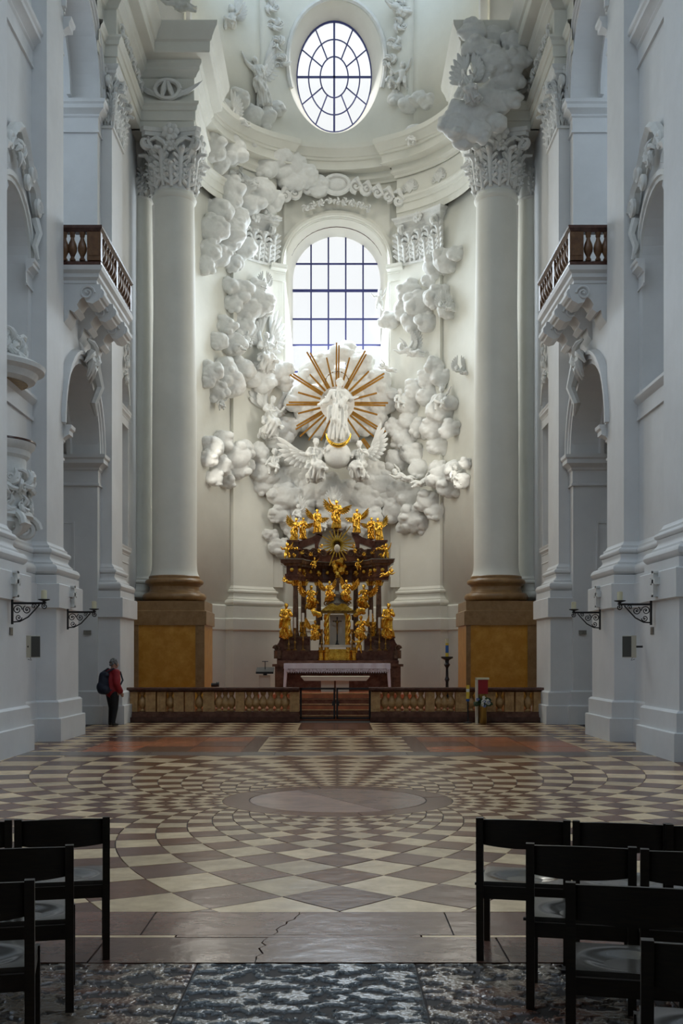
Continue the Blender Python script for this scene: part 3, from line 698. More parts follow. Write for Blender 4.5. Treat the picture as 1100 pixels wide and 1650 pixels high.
band(wa, -92, -hwdeg, 0, 20); band(wa, hwdeg, 92, 0, 20); band(wa, -hwdeg, hwdeg, 0, SILL)
GW = 1.64
def gpt(x, z): return V((AX+x, AC+AR_+GD, z))
n = 24; outer = []; inner = []
outer.append(B(-HW, SILL)); inner.append(gpt(-GW, SILL))
for k in range(n+1):
    a = pi-pi*k/n; outer.append(B(HW*cos(a), SPR+HW*sin(a))); inner.append(gpt(GW*cos(a), SPR+GW*sin(a)))
outer.append(B(HW, SILL)); inner.append(gpt(GW, SILL))
for k in range(len(outer)-1): wa.add([outer[k], outer[k+1], inner[k+1], inner[k]], [(0, 1, 2, 3)])
wa.add([outer[0], inner[0], inner[-1], outer[-1]], [(0, 1, 2, 3)])
for k in range(n):
    a = pi-pi*k/n; b = pi-pi*(k+1)/n; xa, xb = HW*cos(a), HW*cos(b)
    wa.add([B(xa, SPR+HW*sin(a)), B(xb, SPR+HW*sin(b)), B(xb, 20), B(xa, 20)], [(0, 1, 2, 3)])
# attic with the oval opening
OX, OC, OA, OB = -0.09, 23.02, 1.38, 2.04; EA, EB = 1.78, 2.42; L0, L1, Z0, Z1 = -2.9, 2.9, 19.9, 26.2
def rim(ph):                            # rectangle border in direction ph
    cx, sz = cos(ph), sin(ph); t = min((L1/abs(cx)) if abs(cx) > 1e-6 else 1e9, ((Z1-OC)/sz) if sz > 1e-6 else ((OC-Z0)/(-sz) if sz < -1e-6 else 1e9))
    return cx*t, OC+sz*t
n = 64
for k in range(n):
    p0, p1 = 2*pi*k/n, 2*pi*(k+1)/n
    for j in range(5):
        t0, t1 = j/5, (j+1)/5; q = []
        for p, t in ((p0, t0), (p1, t0), (p1, t1), (p0, t1)):
            x, z = rim(p); ex, ez = OX+EA*cos(p), OC+EB*sin(p); q.append(B(ex+(x-ex)*t, ez+(z-ez)*t))
        wa.add(q, [(0, 1, 2, 3)])
    wa.add([B(OX+EA*cos(p0), OC+EB*sin(p0)), B(OX+EA*cos(p1), OC+EB*sin(p1)), V((AX+OX+OA*cos(p1), AC+AR_+0.75, OC+OB*sin(p1))), V((AX+OX+OA*cos(p0), AC+AR_+0.75, OC+OB*sin(p0)))], [(0, 1, 2, 3)])
ld = math.degrees(L1/AR_)
band(wa, -92, -ld, 19.9, Z1); band(wa, ld, 92, 19.9, Z1)
for j in range(8):                      # half dome
    t0, t1 = pi/2*j/8, pi/2*(j+1)/8
    for k in range(24):
        a0, a1 = RAD(-92+184*k/24), RAD(-92+184*(k+1)/24)
        wa.add([(AX+AR_*cos(t)*sin(a), AC+AR_*cos(t)*cos(a), Z1+4.2*sin(t)) for a, t in ((a0, t0), (a1, t0), (a1, t1), (a0, t1))], [(0, 1, 2, 3)])
wall_apse = wa.build('wall_apse', 'plaster_choir', ang=40, weld=True); struct(wall_apse, 'curved white apse wall behind the altar')
sol = wall_apse.modifiers.new('thick', 'SOLIDIFY'); sol.thickness = 0.05; sol.offset = 0
def arc_path(d0, d1, inn=0.0, n=None):
    n = n or max(2, int(abs(d1-d0)/3)); return [tuple(Bt(d0+(d1-d0)*k/n, 0, inn)) for k in range(n+1)]
# window surround: archivolt, jamb strips, imposts
OW = 2.02
MB().tube([outer[k].lerp(inner[k], .5)*1.0+V((0, -.02, -.01)) for k in range(4, len(outer)-4)], .022, 5).build('reveal_line', 'rail_dark', wall_apse)
for rr, pr in ((OW, [(0, 0), (0, 0.10), (0.06, 0.12), (0.10, 0.10), (0.10, 0.05), (0.14, 0.05), (0.14, 0)]), (OW+0.16, [(0, 0), (0, 0.08), (0.10, 0.14), (0.14, 0.20), (0.22, 0.20), (0.24, 0.12), (0.28, 0.10), (0.28, 0)])):
    pts = [B(rr*cos(pi-pi*k/28), SPR+rr*sin(pi-pi*k/28)) for k in range(29)]
    MB().sweep(pts[::-1], [(-o, h) for o, h in pr], up=(0, -1, 0)).build('window_archivolt', 'plaster_choir', wall_apse, ang=30)
for q in (-1, 1):
    jm = MB(); 
    a0, a1 = sorted((q*OW, q*(OW+0.42)))
    for k in range(2):
        b0 = a0+(a1-a0)*k/2; b1 = a0+(a1-a0)*(k+1)/2
        jm.hexa([B(b0, 4.2), B(b1, 4.2), B(b1, 4.2, 0.12), B(b0, 4.2, 0.12)], [B(b0, SPR-0.5), B(b1, SPR-0.5), B(b1, SPR-0.5, 0.12), B(b0, SPR-0.5, 0.12)])
    jm.build('window_jamb', 'plaster_choir', wall_apse, smooth=False)
    da, db = math.degrees(a0/AR_), math.degrees(a1/AR_)
    MB().sweep(arc_path(da-1.2, db+1.2), [(o*0.9+0.10, SPR-0.55+h*0.72) for o, h in IMPOST]).build('window_impost', 'plaster_choir', wall_apse, ang=30)
# giant pilasters with plinths and capitals
PL_IN = 0.16
def pil(d0, d1, tagn):
    path = [tuple(Bt(d0, 0, 0))]+arc_path(d0, d1, PL_IN)+[tuple(Bt(d1, 0, 0))]
    o = MB().sweep(path, [(0, 4.1), (0, 15.7)], cap=False).build('pilaster', 'plaster_choir', wall_apse, ang=30)
    MB().sweep(path, [(0, 0.3), (0.34, 0.3), (0.34, 2.62), (0.40, 2.66), (0.40, 3.02), (0.36, 3.05), (0.30, 3.05), (0.30, 3.47), (0, 3.47)]).build('plinth', 'plaster_choir', o, ang=30)
    MB().sweep(path, BASE).build('pilaster_base', 'plaster_choir', o, ang=30)
    cz0, cz1 = 15.55, 17.2; k = (cz1-cz0)/1.6
    cp = MB().sweep(path, [(0, cz0), (0.05, cz0), (0.06, cz0+0.07), (0.01, cz0+0.09), (0.03, cz1-0.36), (0.12, cz1-0.24), (0.16, cz1-0.2), (0.16, cz1-0.12), (0.22, cz1-0.07), (0.24, cz1), (0, cz1)]).build('capital', 'stucco', o, ang=30)
    L = RAD(d1-d0)*AR_
    for me, fr, dy in ((LEAF_LO, (0.12, 0.37, 0.63, 0.88), 0.03), (LEAF_HI, (0.0, 0.25, 0.5, 0.75, 1.0), 0.0), (VOLUTE, (0.07, 0.93), 0.10), (FLEURON, (0.5,), 0.2)):
        for f in fr:
            d = d0+(d1-d0)*f; p = Bt(d, 0, PL_IN+dy); z = cz0+0.07 if me in (LEAF_LO, LEAF_HI) else (cz1-0.44*k if me is VOLUTE else cz1-0.16)
            inst({LEAF_LO: 'acanthus_leaf', LEAF_HI: 'acanthus_leaf', VOLUTE: 'volute', FLEURON: 'fleuron'}[me], me, T(p.x, p.y, z) @ RZ(-RAD(d)) @ SC(k), cp)
for d0, d1 in ((-50, -29), (29, 50)): pil(d0, d1, 0)
# low dado between the pilasters and panel mouldings on the centre bay
for d0, d1 in ((-29, 29), (-90, -50), (50, 90)):
    MB().sweep(arc_path(d0, d1), [(0, 0.3), (0.10, 0.3), (0.10, 2.62), (0.15, 2.66), (0.15, 3.02), (0.10, 3.05), (0.10, 3.47), (0.05, 3.5), (0, 3.55)], cap=False).build('dado', 'plaster_choir', wall_apse, ang=30)
MB().sweep(arc_path(-26, 26), [(0, 4.55), (0.05, 4.57), (0.05, 4.63), (0, 4.65)], cap=False).build('panel_moulding', 'plaster_choir', wall_apse, ang=30)
# entablature round the apse: full over the pilasters, cornice only over the window
full = [(o, z) for o, z in ENT[:10]]; corn = [(0, 18.66), (.06, 18.66), (.06, 18.74), (.16, 18.82), (.16, 18.92), (.13, 18.92), (.13, 19.06), (.44, 19.10), (.44, 19.14), (.40, 19.14), (.40, 19.40), (.46, 19.42), (.46, 19.5), (.50, 19.52), (.60, 19.74), (.64, 19.78), (.64, 19.95), (-.2, 19.95)]
for q in (-1, 1):
    d = sorted((q*27.5, q*92))
    MB().sweep(arc_path(d[0], d[1], 0.20), full+[(-0.2, 18.66)]).build('architrave', 'plaster_choir', wall_apse, ang=14)
MB().sweep([tuple(Bt(-92, 0, 0.2))]+arc_path(-92, -27.5, 0.22)+arc_path(-27.5, 27.5, 0.02)+arc_path(27.5, 92, 0.22), corn, cap=False).build('cornice', 'plaster_choir', wall_apse, ang=14)
band_ = MB()
for q in (-1, 1):                       # coral branch reliefs in the frieze: a fan of thin twigs
    for b in range(2):
        rr = random.Random(100*b+q); d0 = q*(34+b*16)
        for k in range(13):
            t = -1+2*k/12; ln = 6.0*(1-.25*abs(t))
            pts = [Bt(d0+t*ln*u, 18.08+.42*u*(1-t*t*.75)+.05*sin(7*u+k), 0.225) for u in (0, .3, .55, .8, 1.0)]
            band_.tube(pts, [.035, .032, .028, .022, .008], 5)
            for u, e in ((.45, 1), (.6, -1), (.75, 1)):
                c0 = Bt(d0+t*ln*u, 18.08+.42*u*(1-t*t*.75), 0.225); c1 = Bt(d0+t*ln*(u+.14)+e*.7, 18.08+.42*(u+.14)*(1-t*t*.75)+.07, 0.23); band_.tube([c0, c1], [.022, .008], 5)
band_.build('branch_relief', 'stucco', wall_apse)
# cartouche and scrolls above the window arch
cz = MB()
cz.tube([B(0.35*cos(a)*1.4, 18.62+0.32*sin(a), 0.35) for a in [k*2*pi/20 for k in range(21)]], 0.09, 6)
cz.ball(B(0, 18.62, 0.3), (0.42, 0.14, 0.26), 12, 8)
for q in (-1, 1):
    for k in range(5):
        p = B(q*(0.75+0.42*k), 18.55-0.14*k-0.012*k*k, 0.32); cz.spiral(p, (1, 0, 0), (0, 0, q*(1 if k % 2 else -1)), 0.24-0.02*k, 1.4, 0.085, 0.05, start=pi*0.5+k, n=16, seg=6)
        cz.tube([B(q*(0.55+0.42*k), 18.72-0.14*k, 0.28), B(q*(0.78+0.42*k), 18.80-0.16*k, 0.36), B(q*(1.0+0.42*k), 18.45-0.16*k, 0.30)], [0.04, 0.10, 0.04], 6)
for k in range(-4, 5): rocaille(cz, B(k*0.3, 18.06-0.02*k*k, 0.25), (1, 0, 0), (0, 0, 1), (0, -1, 0), 0.22, 900+k)
cz.build('cartouche', 'stucco', wall_apse)
cs = MB()
for q in (-1, 1):                       # consoles and frame round the oval
    cs.tube([B(q*EA*1.02*cos(a), OC+EB*1.02*sin(a), 0.05) for a in [(-0.25+1.5*k/14)*pi*0.5 for k in range(15)]], 0.09, 6)
    for k in range(5): rocaille(cs, B(q*(2.0+0.16*k), 22.9+0.62*k, 0.08), (1, 0, 0), (0, 0, 1), (0, -1, 0), 0.42, 300+k*2+q)
cs.build('oval_frame', 'stucco', wall_apse)

# ------------------------------------------------------------------ windows
def flat(poly, y, th=0.02): return MB().prism([(x, y, z) for x, z in poly], (0, th, 0))
gw = sgroup('window_1', 'tall arched apse window with a dark lead grid', (AX, AC+AR_+GD, SILL))
GY = AC+AR_+GD
xs = [-GW]+[-0.945, -0.305, 0.335, 0.975]+[GW]; zs = [SILL, 12.25, 13.24, 14.2, 15.25, 16.24, 17.4]
def in_arch(poly):
    out = poly
    for k in range(17):                 # clip by tangent half-planes of the arch
        a = pi*k/16; nx, nz = cos(a), sin(a); r2 = []
        for i in range(len(out)):
            p, q = out[i], out[(i+1) % len(out)]; dp = p[0]*nx+(p[1]-SPR)*nz-GW; dq = q[0]*nx+(q[1]-SPR)*nz-GW
            if nz > 0.02 or True:
                ip, iq = dp <= 1e-6, dq <= 1e-6
            if ip: r2.append(p)
            if ip != iq: t = dp/(dp-dq); r2.append((p[0]+t*(q[0]-p[0]), p[1]+t*(q[1]-p[1])))
        out = r2
        if len(out) < 3: return []
    return out
for a, b in zip(xs, xs[1:]):
    for c_, d_ in zip(zs, zs[1:]):
        p = in_arch([(a, c_), (b, c_), (b, d_), (a, d_)])
        if len(p) >= 3: flat([(AX+x, z) for x, z in p], GY).build('pane', 'glass', gw, smooth=False)
for x in xs[1:-1]:
    zt = SPR+sqrt(max(0, GW*GW-x*x)); MB().box(AX+x-0.028, AX+x+0.028, GY-0.03, GY+0.0, SILL, zt).build('lead_bar', 'lead', gw, smooth=False)
for i, z in enumerate(zs[1:-1]):
    w = GW if z < SPR else sqrt(GW*GW-(z-SPR)**2); h = 0.05 if i == 3 else 0.03
    MB().box(AX-w, AX+w, GY-0.04, GY-0.0, z-h, z+h).build('lead_bar', 'lead', gw, smooth=False)
g2 = sgroup('window_2', 'oval apse window with radial lead bars', (AX, AC+AR_+0.72, OC)); OY = AC+AR_+0.72
rings = [0.36, 0.68, 1.0]
def ov(f, a): return (AX+OX+OA*f*cos(a), OC+OB*f*sin(a))
for a0 in (0, pi/2, pi, 3*pi/2):
    pts = [(AX+OX, OC)]+[ov(0.37, a0+pi/2*k/6) for k in range(7)]
    flat(pts, OY).build('pane', 'glass', g2, smooth=False)
for lo, hi, nseg in ((0.37, 0.68, 12), (0.68, 1.0, 12)):
    for k in range(nseg):
        a0, a1 = 2*pi*k/nseg, 2*pi*(k+1)/nseg
        pts = [ov(hi, a0+(a1-a0)*j/4) for j in range(5)]+[ov(lo, a1-(a1-a0)*j/4) for j in range(5)]
        flat(pts, OY).build('pane', 'glass', g2, smooth=False)
for f, r in ((0.37, 0.026), (0.68, 0.026), (1.0, 0.045)):
    MB().tube([(ov(f, 2*pi*k/48)[0], OY-0.02, ov(f, 2*pi*k/48)[1]) for k in range(49)], r, 5, cap=False).build('lead_ring', 'lead', g2)
MB().box(AX+OX-0.036, AX+OX+0.036, OY-0.04, OY, OC-OB, OC+OB).build('lead_bar', 'lead', g2, smooth=False)
MB().box(AX+OX-OA, AX+OX+OA, OY-0.04, OY, OC-0.036, OC+0.036).build('lead_bar', 'lead', g2, smooth=False)
for k in range(12):
    if k % 3 == 0: continue
    a = 2*pi*k/12; p, q = ov(0.37, a), ov(1.0, a)
    MB().tube([(p[0], OY-0.02, p[1]), (q[0], OY-0.02, q[1])], 0.026, 5).build('lead_bar', 'lead', g2)

for q, nm in ((-1, 'left'), (1, 'right')):
    sw = sgroup('window_'+('3' if q < 0 else '4'), 'tall narrow apse side window hidden behind the '+nm+' column', tuple(Bt(q*84, 3.6)))
    for k in range(8):
        for j in range(2):
            d0 = q*(79+5*j); d1 = q*(84+5*j); z0 = 3.6+1.0*k
            MB().hexa([Bt(d0, z0, .05), Bt(d1, z0, .05), Bt(d1, z0, .07), Bt(d0, z0, .07)], [Bt(d0, z0+1, .05), Bt(d1, z0+1, .05), Bt(d1, z0+1, .07), Bt(d0, z0+1, .07)]).build('pane', 'glass', sw, smooth=False)
        MB().tube([Bt(q*79, 3.6+k, .08), Bt(q*89, 3.6+k, .08)], .018, 5).build('lead_bar', 'lead', sw)
    for d in (79, 84, 89): MB().tube([Bt(q*d, 3.6, .08), Bt(q*d, 11.6, .08)], .02 if d == 84 else .05, 5).build('lead_bar', 'lead', sw)
# ------------------------------------------------------------------ the two giant columns
def column(s):
    X, D = s*4.81, 32.5; side = 'left' if s < 0 else 'right'
    t = thing('column', 'giant white Corinthian column on an ochre marble pedestal, '+side+' of the altar', 'column', (X, D, 0.3))
    h = 1.02; pd = MB()
    sq = lambda k: [(X-k, D+k, 0), (X-k, D-k, 0), (X+k, D-k, 0), (X+k, D+k, 0)]
    pd.sweep(sq(h), [(-0.5, 0.3), (0.10, 0.3), (0.10, 0.62), (0.05, 0.66), (0.0, 0.70), (0.0, 2.66), (-0.5, 2.66)], closed=True)
    pe = pd.build('pedestal', 'ochre', t, smooth=False)
    MB().sweep(sq(h), [(-0.5, 2.66), (0.06, 2.66), (0.06, 3.06), (0.02, 3.08), (0.0, 3.10), (0.0, 3.36), (-0.9, 3.36)], closed=True).build('pedestal_cap', 'ochre_dark', pe, smooth=False)
    for x0, x1 in ((X-h, X-h+0.13), (X+h-0.26, X+h)):
        MB().box(x0, x1, D-h-0.02, D-h+0.01, 0.70, 2.66).build('pedestal_border', 'ochre_dark', pe, smooth=False)
    R = 0.665
    prof = [(0.3, 0), (0.93, 0), (0.95, 0.02)]+[(0.80+0.15*sin(pi*k/8), 0.02+0.13-0.13*cos(pi*k/8)) for k in range(9)]+[(0.79, 0.30), (0.75, 0.34), (0.735, 0.40), (0.74, 0.46), (0.79, 0.50), (0.80, 0.52)]+[(0.78+0.09*sin(pi*k/8), 0.60-0.08*cos(pi*k/8)) for k in range(9)]+[(0.76, 0.70), (0.76, 0.76), (0.72, 0.80)]
    MB().lathe(prof, X, D, 48, 3.36).build('base', 'ochre_dark', t, ang=30)
    sp = [(0.74, 4.14), (0.70, 4.22), (R+0.01, 4.32), (R, 4.5), (R, 7.5), (0.655, 9.5), (0.635, 11.5), (0.61, 13.5), (0.59, 15.2), (0.595, 15.28), (0.64, 15.32), (0.66, 15.38), (0.64, 15.44), (0.60, 15.46), (0.60, 15.52)]
    MB().lathe(sp, X, D, 64, 0).build('shaft', 'plaster_choir', t, ang=30)
    cz0, cz1 = 15.5, 17.2
    cp = MB().lathe([(0.60, cz0), (0.60, cz0+0.3), (0.60, cz0+0.8), (0.66, cz0+1.15), (0.80, cz0+1.40), (0.84, cz0+1.45), (0.3, cz0+1.46)], X, D, 32).build('capital', 'stucco', t)
    ab = []
    for q in range(4):
        a = pi/4+q*pi/2
        ab.append((X+1.12*cos(a-0.07), D+1.12*sin(a-0.07))); ab.append((X+1.12*cos(a+0.07), D+1.12*sin(a+0.07)))
        for j in (0.22, 0.4, 0.5, 0.6, 0.78):
            b = a+pi/2*j; r = 0.70+0.55*(abs(j-0.5)*2)**2*0.75; ab.append((X+r*cos(b), D+r*sin(b)))
    MB().prism([(x, y, cz1-0.24) for x, y in ab], (0, 0, 0.12)).prism([(X+(x-X)*1.05, D+(y-D)*1.05, cz1-0.12) for x, y in ab], (0, 0, 0.12)).build('abacus', 'stucco', cp, smooth=False)
    for k in range(8):
        a = 2*pi*k/8
        p = (X+0.62*sin(a), D-0.62*cos(a)); inst('acanthus_leaf', LEAF_LO, T(p[0], p[1], cz0+0.05) @ RZ(a) @ SC(1.12, 1.2, 1.05), cp)
        a += pi/8
        p = (X+0.60*sin(a), D-0.60*cos(a)); inst('acanthus_leaf', LEAF_HI, T(p[0], p[1], cz0+0.08) @ RZ(a) @ SC(1.12, 1.35, 1.08), cp)
    for q in range(4):
        a = pi/4+q*pi/2; p = (X+0.93*sin(a), D-0.93*cos(a)); inst('volute', VOLUTE, T(p[0], p[1], cz1-0.44) @ RZ(a) @ SC(1.15), cp)
        a = q*pi/2; p = (X+0.80*sin(a), D-0.80*cos(a))
        inst('fleuron', FLEURON, T(p[0], p[1], cz1-0.14) @ RZ(a) @ SC(1.35), cp)
        inst('fleuron', FLEURON, T(X+0.76*sin(a), D-0.76*cos(a), cz1-0.50) @ RZ(a) @ SC(1.0), cp)
        for e in (-1, 1):
            mbv = MB(); u = V((cos(a), sin(a), 0)); o_ = V((sin(a), -cos(a), 0)); c0 = V((X, D, 0))
            mbv.tube([c0+u*e*0.10+o_*0.72+V((0, 0, cz1-0.62)), c0+u*e*0.22+o_*0.80+V((0, 0, cz1-0.42)), c0+u*e*0.42+o_*0.80+V((0, 0, cz1-0.30)), c0+u*e*0.60+o_*0.72+V((0, 0, cz1-0.34))], [0.04, 0.07, 0.07, 0.05], 6)
            mbv.build('helix', 'stucco', cp)
    return t
for s in (-1, 1): column(s)

# ------------------------------------------------------------------ stucco clouds
def apse_D(px, inn=0.0):                # depth at which the photo column px meets the apse wall
    t = (px-PX)/F; r = AR_-inn; a = 1+t*t; b = -2*(AC+t*AX); c = AC*AC+AX*AX-r*r
    return (-b+sqrt(max(0, b*b-4*a*c)))/(2*a)
def ico(sub):
    bm = bmesh.new(); bmesh.ops.create_icosphere(bm, subdivisions=sub, radius=1); vs = [tuple(v.co) for v in bm.verts]; fs = [tuple(v.index for v in f.verts) for f in bm.faces]; bm.free(); return vs, fs
ICO = {k: ico(k) for k in (2, 3, 4)}
def lobe(mb, c, r, sub, rg, sq=0.62, am=0.2):
    vs, fs = ICO[sub]; ph = V((rg.uniform(0, 50), rg.uniform(0, 50), rg.uniform(0, 50))); sx = rg.uniform(0.95, 1.25); sz = rg.uniform(0.82, 1.0); out = []
    for v in vs:
        k = 1+am*NZ.noise(V(v)*1.4+ph)+0.05*NZ.noise(V(v)*4+ph); out.append((c[0]+v[0]*r*k*sx, c[1]+v[1]*r*k*sq, c[2]+v[2]*r*k*sz))
    mb.add(out, fs)
def cloud(label, lobes, seed, inn=0.25, depth=None, sat=8):
    rg = random.Random(seed); mb = MB()
    for px, py, rp in lobes:
        D = (apse_D(px)-inn-rg.uniform(0, 0.18)) if depth is None else depth-rg.uniform(0, 0.3)
        c = P(px, py, D); r = rp*D/F*1.0
        lobe(mb, c, r, 3, rg)
        for k in range(sat):
            a = 2*pi*k/sat+rg.uniform(-0.5, 0.5); d = r*rg.uniform(0.5, 0.95); rr = r*rg.uniform(0.26, 0.52)
            cc = (c.x+cos(a)*d, c.y-r*0.55*rg.uniform(0.1, 1)*(1-(d/r)**2*0.75), c.z+sin(a)*d*0.9)
            lobe(mb, cc, rr, 2, rg, 0.8)
    x = sum(v[0] for v in mb.v)/len(mb.v); y = sum(v[1] for v in mb.v)/len(mb.v); z = min(v[2] for v in mb.v)
    mb.v = [(a-x, b-y, c-z) for a, b, c in mb.v]
    me = remesh(mb, 'stucco_cloud', 0.026, 1, 0.4); o = obj('stucco_cloud', me, 'stucco'); o.location = (x, y, z)
    tag(o, label, 'cloud', 'stucco clouds of the apse'); return o
CL = [
 ('white stucco cloud tucked against the left column just under its capital', [(335, 240, 25), (365, 245, 28), (390, 235, 18), (350, 265, 18), (330, 215, 14)]),
 ('tall white stucco cloud beside the upper shaft of the left column', [(350, 340, 22), (375, 355, 24), (340, 370, 25), (365, 380, 28), (390, 400, 22), (335, 405, 20), (375, 425, 15), (330, 430, 16), (350, 412, 20)]),
 ('long diagonal stucco cloud crossing the apse cornice left of the window arch', [(440, 250, 25), (460, 265, 28), (425, 270, 20), (485, 285, 25), (510, 300, 20), (465, 290, 20), (452, 240, 15)]),
 ('stucco cloud just left of the window arch below the cornice', [(365, 305, 22), (390, 300, 20), (415, 310, 26), (440, 325, 18), (400, 330, 22), (428, 340, 14), (370, 325, 20)]),
 ('stucco cloud on the left pilaster beside the middle of the tall window', [(370, 460, 14), (385, 470, 20), (410, 485, 26), (428, 495, 15), (395, 500, 22), (375, 490, 14), (365, 525, 16), (390, 530, 18), (415, 465, 15)]),
 ('stucco cloud below two putti on the left pilaster, level with the golden rays', [(350, 550, 16), (375, 555, 20), (340, 600, 18), (360, 600, 24), (385, 595, 22), (350, 630, 18), (370, 620, 22), (335, 615, 12), (398, 600, 14)]),
 ('round stucco cloud at the left end of the golden rays, under a winged angel', [(420, 610, 24), (445, 600, 22), (455, 615, 14), (405, 612, 14)]),
 ('lowest far-left stucco cloud, floating on the left pilaster', [(340, 720, 20), (360, 710, 18), (375, 735, 24), (350, 750, 22), (335, 740, 14), (380, 755, 20), (365, 775, 14), (390, 725, 18), (395, 750, 14), (345, 770, 14)]),
 ('stucco cloud carrying a seated putto left of the globe', [(415, 730, 18), (425, 760, 22), (445, 700, 24), (462, 690, 20), (440, 775, 24), (465, 770, 22), (420, 785, 14), (470, 740, 20)]),
 ('wide stucco cloud bank right above the golden altar figures', [(460, 800, 24), (450, 830, 16), (480, 820, 22), (495, 795, 26), (520, 785, 28), (530, 805, 26), (560, 795, 28), (590, 800, 26), (610, 780, 24), (545, 830, 24), (585, 830, 26), (510, 840, 20), (470, 845, 16), (480, 860, 14), (600, 760, 20), (500, 765, 20), (575, 850, 18)]),
 ('bright stucco clouds ringed behind the golden rays in front of the window', [(505, 600, 20), (495, 640, 22), (500, 680, 24), (580, 590, 22), (595, 630, 24), (600, 680, 24), (545, 570, 18), (560, 562, 14), (520, 585, 18), (490, 665, 16), (620, 645, 22), (580, 660, 22), (610, 612, 18), (472, 650, 14), (545, 620, 26), (530, 670, 26), (560, 690, 22)]),
 ('small detached stucco cloud left of the golden altar figures', [(437, 863, 11), (445, 880, 13), (455, 890, 10), (430, 860, 8), (460, 875, 9)]),
 ('upper right stucco cloud under the pilaster capital right of the window', [(720, 420, 22), (700, 430, 20), (735, 410, 13), (692, 452, 13)]),
 ('stucco cloud at the right edge of the tall window', [(660, 470, 18), (680, 490, 24), (705, 480, 20), (650, 500, 17), (690, 520, 18), (720, 500, 15), (630, 515, 15), (665, 520, 18), (620, 520, 11)]),
 ('tall column of stucco cloud lobes right of the golden rays', [(700, 590, 16), (690, 610, 17), (710, 610, 16), (670, 630, 18), (660, 650, 19), (690, 640, 18), (710, 660, 22), (680, 690, 20), (702, 690, 22), (725, 650, 13), (725, 690, 16), (705, 720, 16), (660, 680, 18), (650, 710, 19), (640, 740, 20), (665, 730, 17), (635, 690, 16), (675, 755, 15)]),
 ('far right stucco cloud touching the edge of the right column', [(715, 770, 21), (735, 760, 19), (725, 785, 18), (745, 775, 13), (705, 755, 13), (750, 748, 10)]),
 ('heavy stucco cloud hanging lowest on the right, above the right altar columns', [(640, 820, 22), (660, 800, 22), (665, 835, 24), (690, 810, 20), (700, 825, 15), (675, 848, 13), (650, 850, 11), (625, 830, 14), (620, 795, 20), (640, 790, 20)]),
 ('stucco cloud lying on the apse cornice right of the oval window', [(655, 225, 13), (670, 215, 16), (690, 215, 16), (710, 205, 18), (735, 200, 15)]),
]
for i, (lb, ls) in enumerate(CL): cloud(lb, ls, 400+i, inn=0.20 if i != 9 else 0.45)
cloud('huge stucco cloud spilling over the entablature and capital of the right column', [(735, 205, 24), (760, 185, 28), (790, 165, 28), (815, 130, 26), (835, 95, 20), (800, 100, 26), (770, 80, 22), (762, 52, 20), (790, 60, 24), (828, 65, 18), (725, 195, 16), (745, 228, 16), (770, 212, 20), (800, 198, 16), (822, 160, 16), (752, 150, 16), (740, 175, 16)], 77, depth=31.3)
cloud('faint stucco cloud on the attic wall left of the oval window', [(385, 160, 18), (400, 185, 18), (425, 190, 18), (445, 175, 14), (365, 175, 14)], 78, inn=0.0)
cloud('faint stucco cloud on the attic wall right of the oval window', [(640, 160, 14), (660, 170, 16), (690, 165, 14), (675, 160, 14)], 79, inn=-0.05)
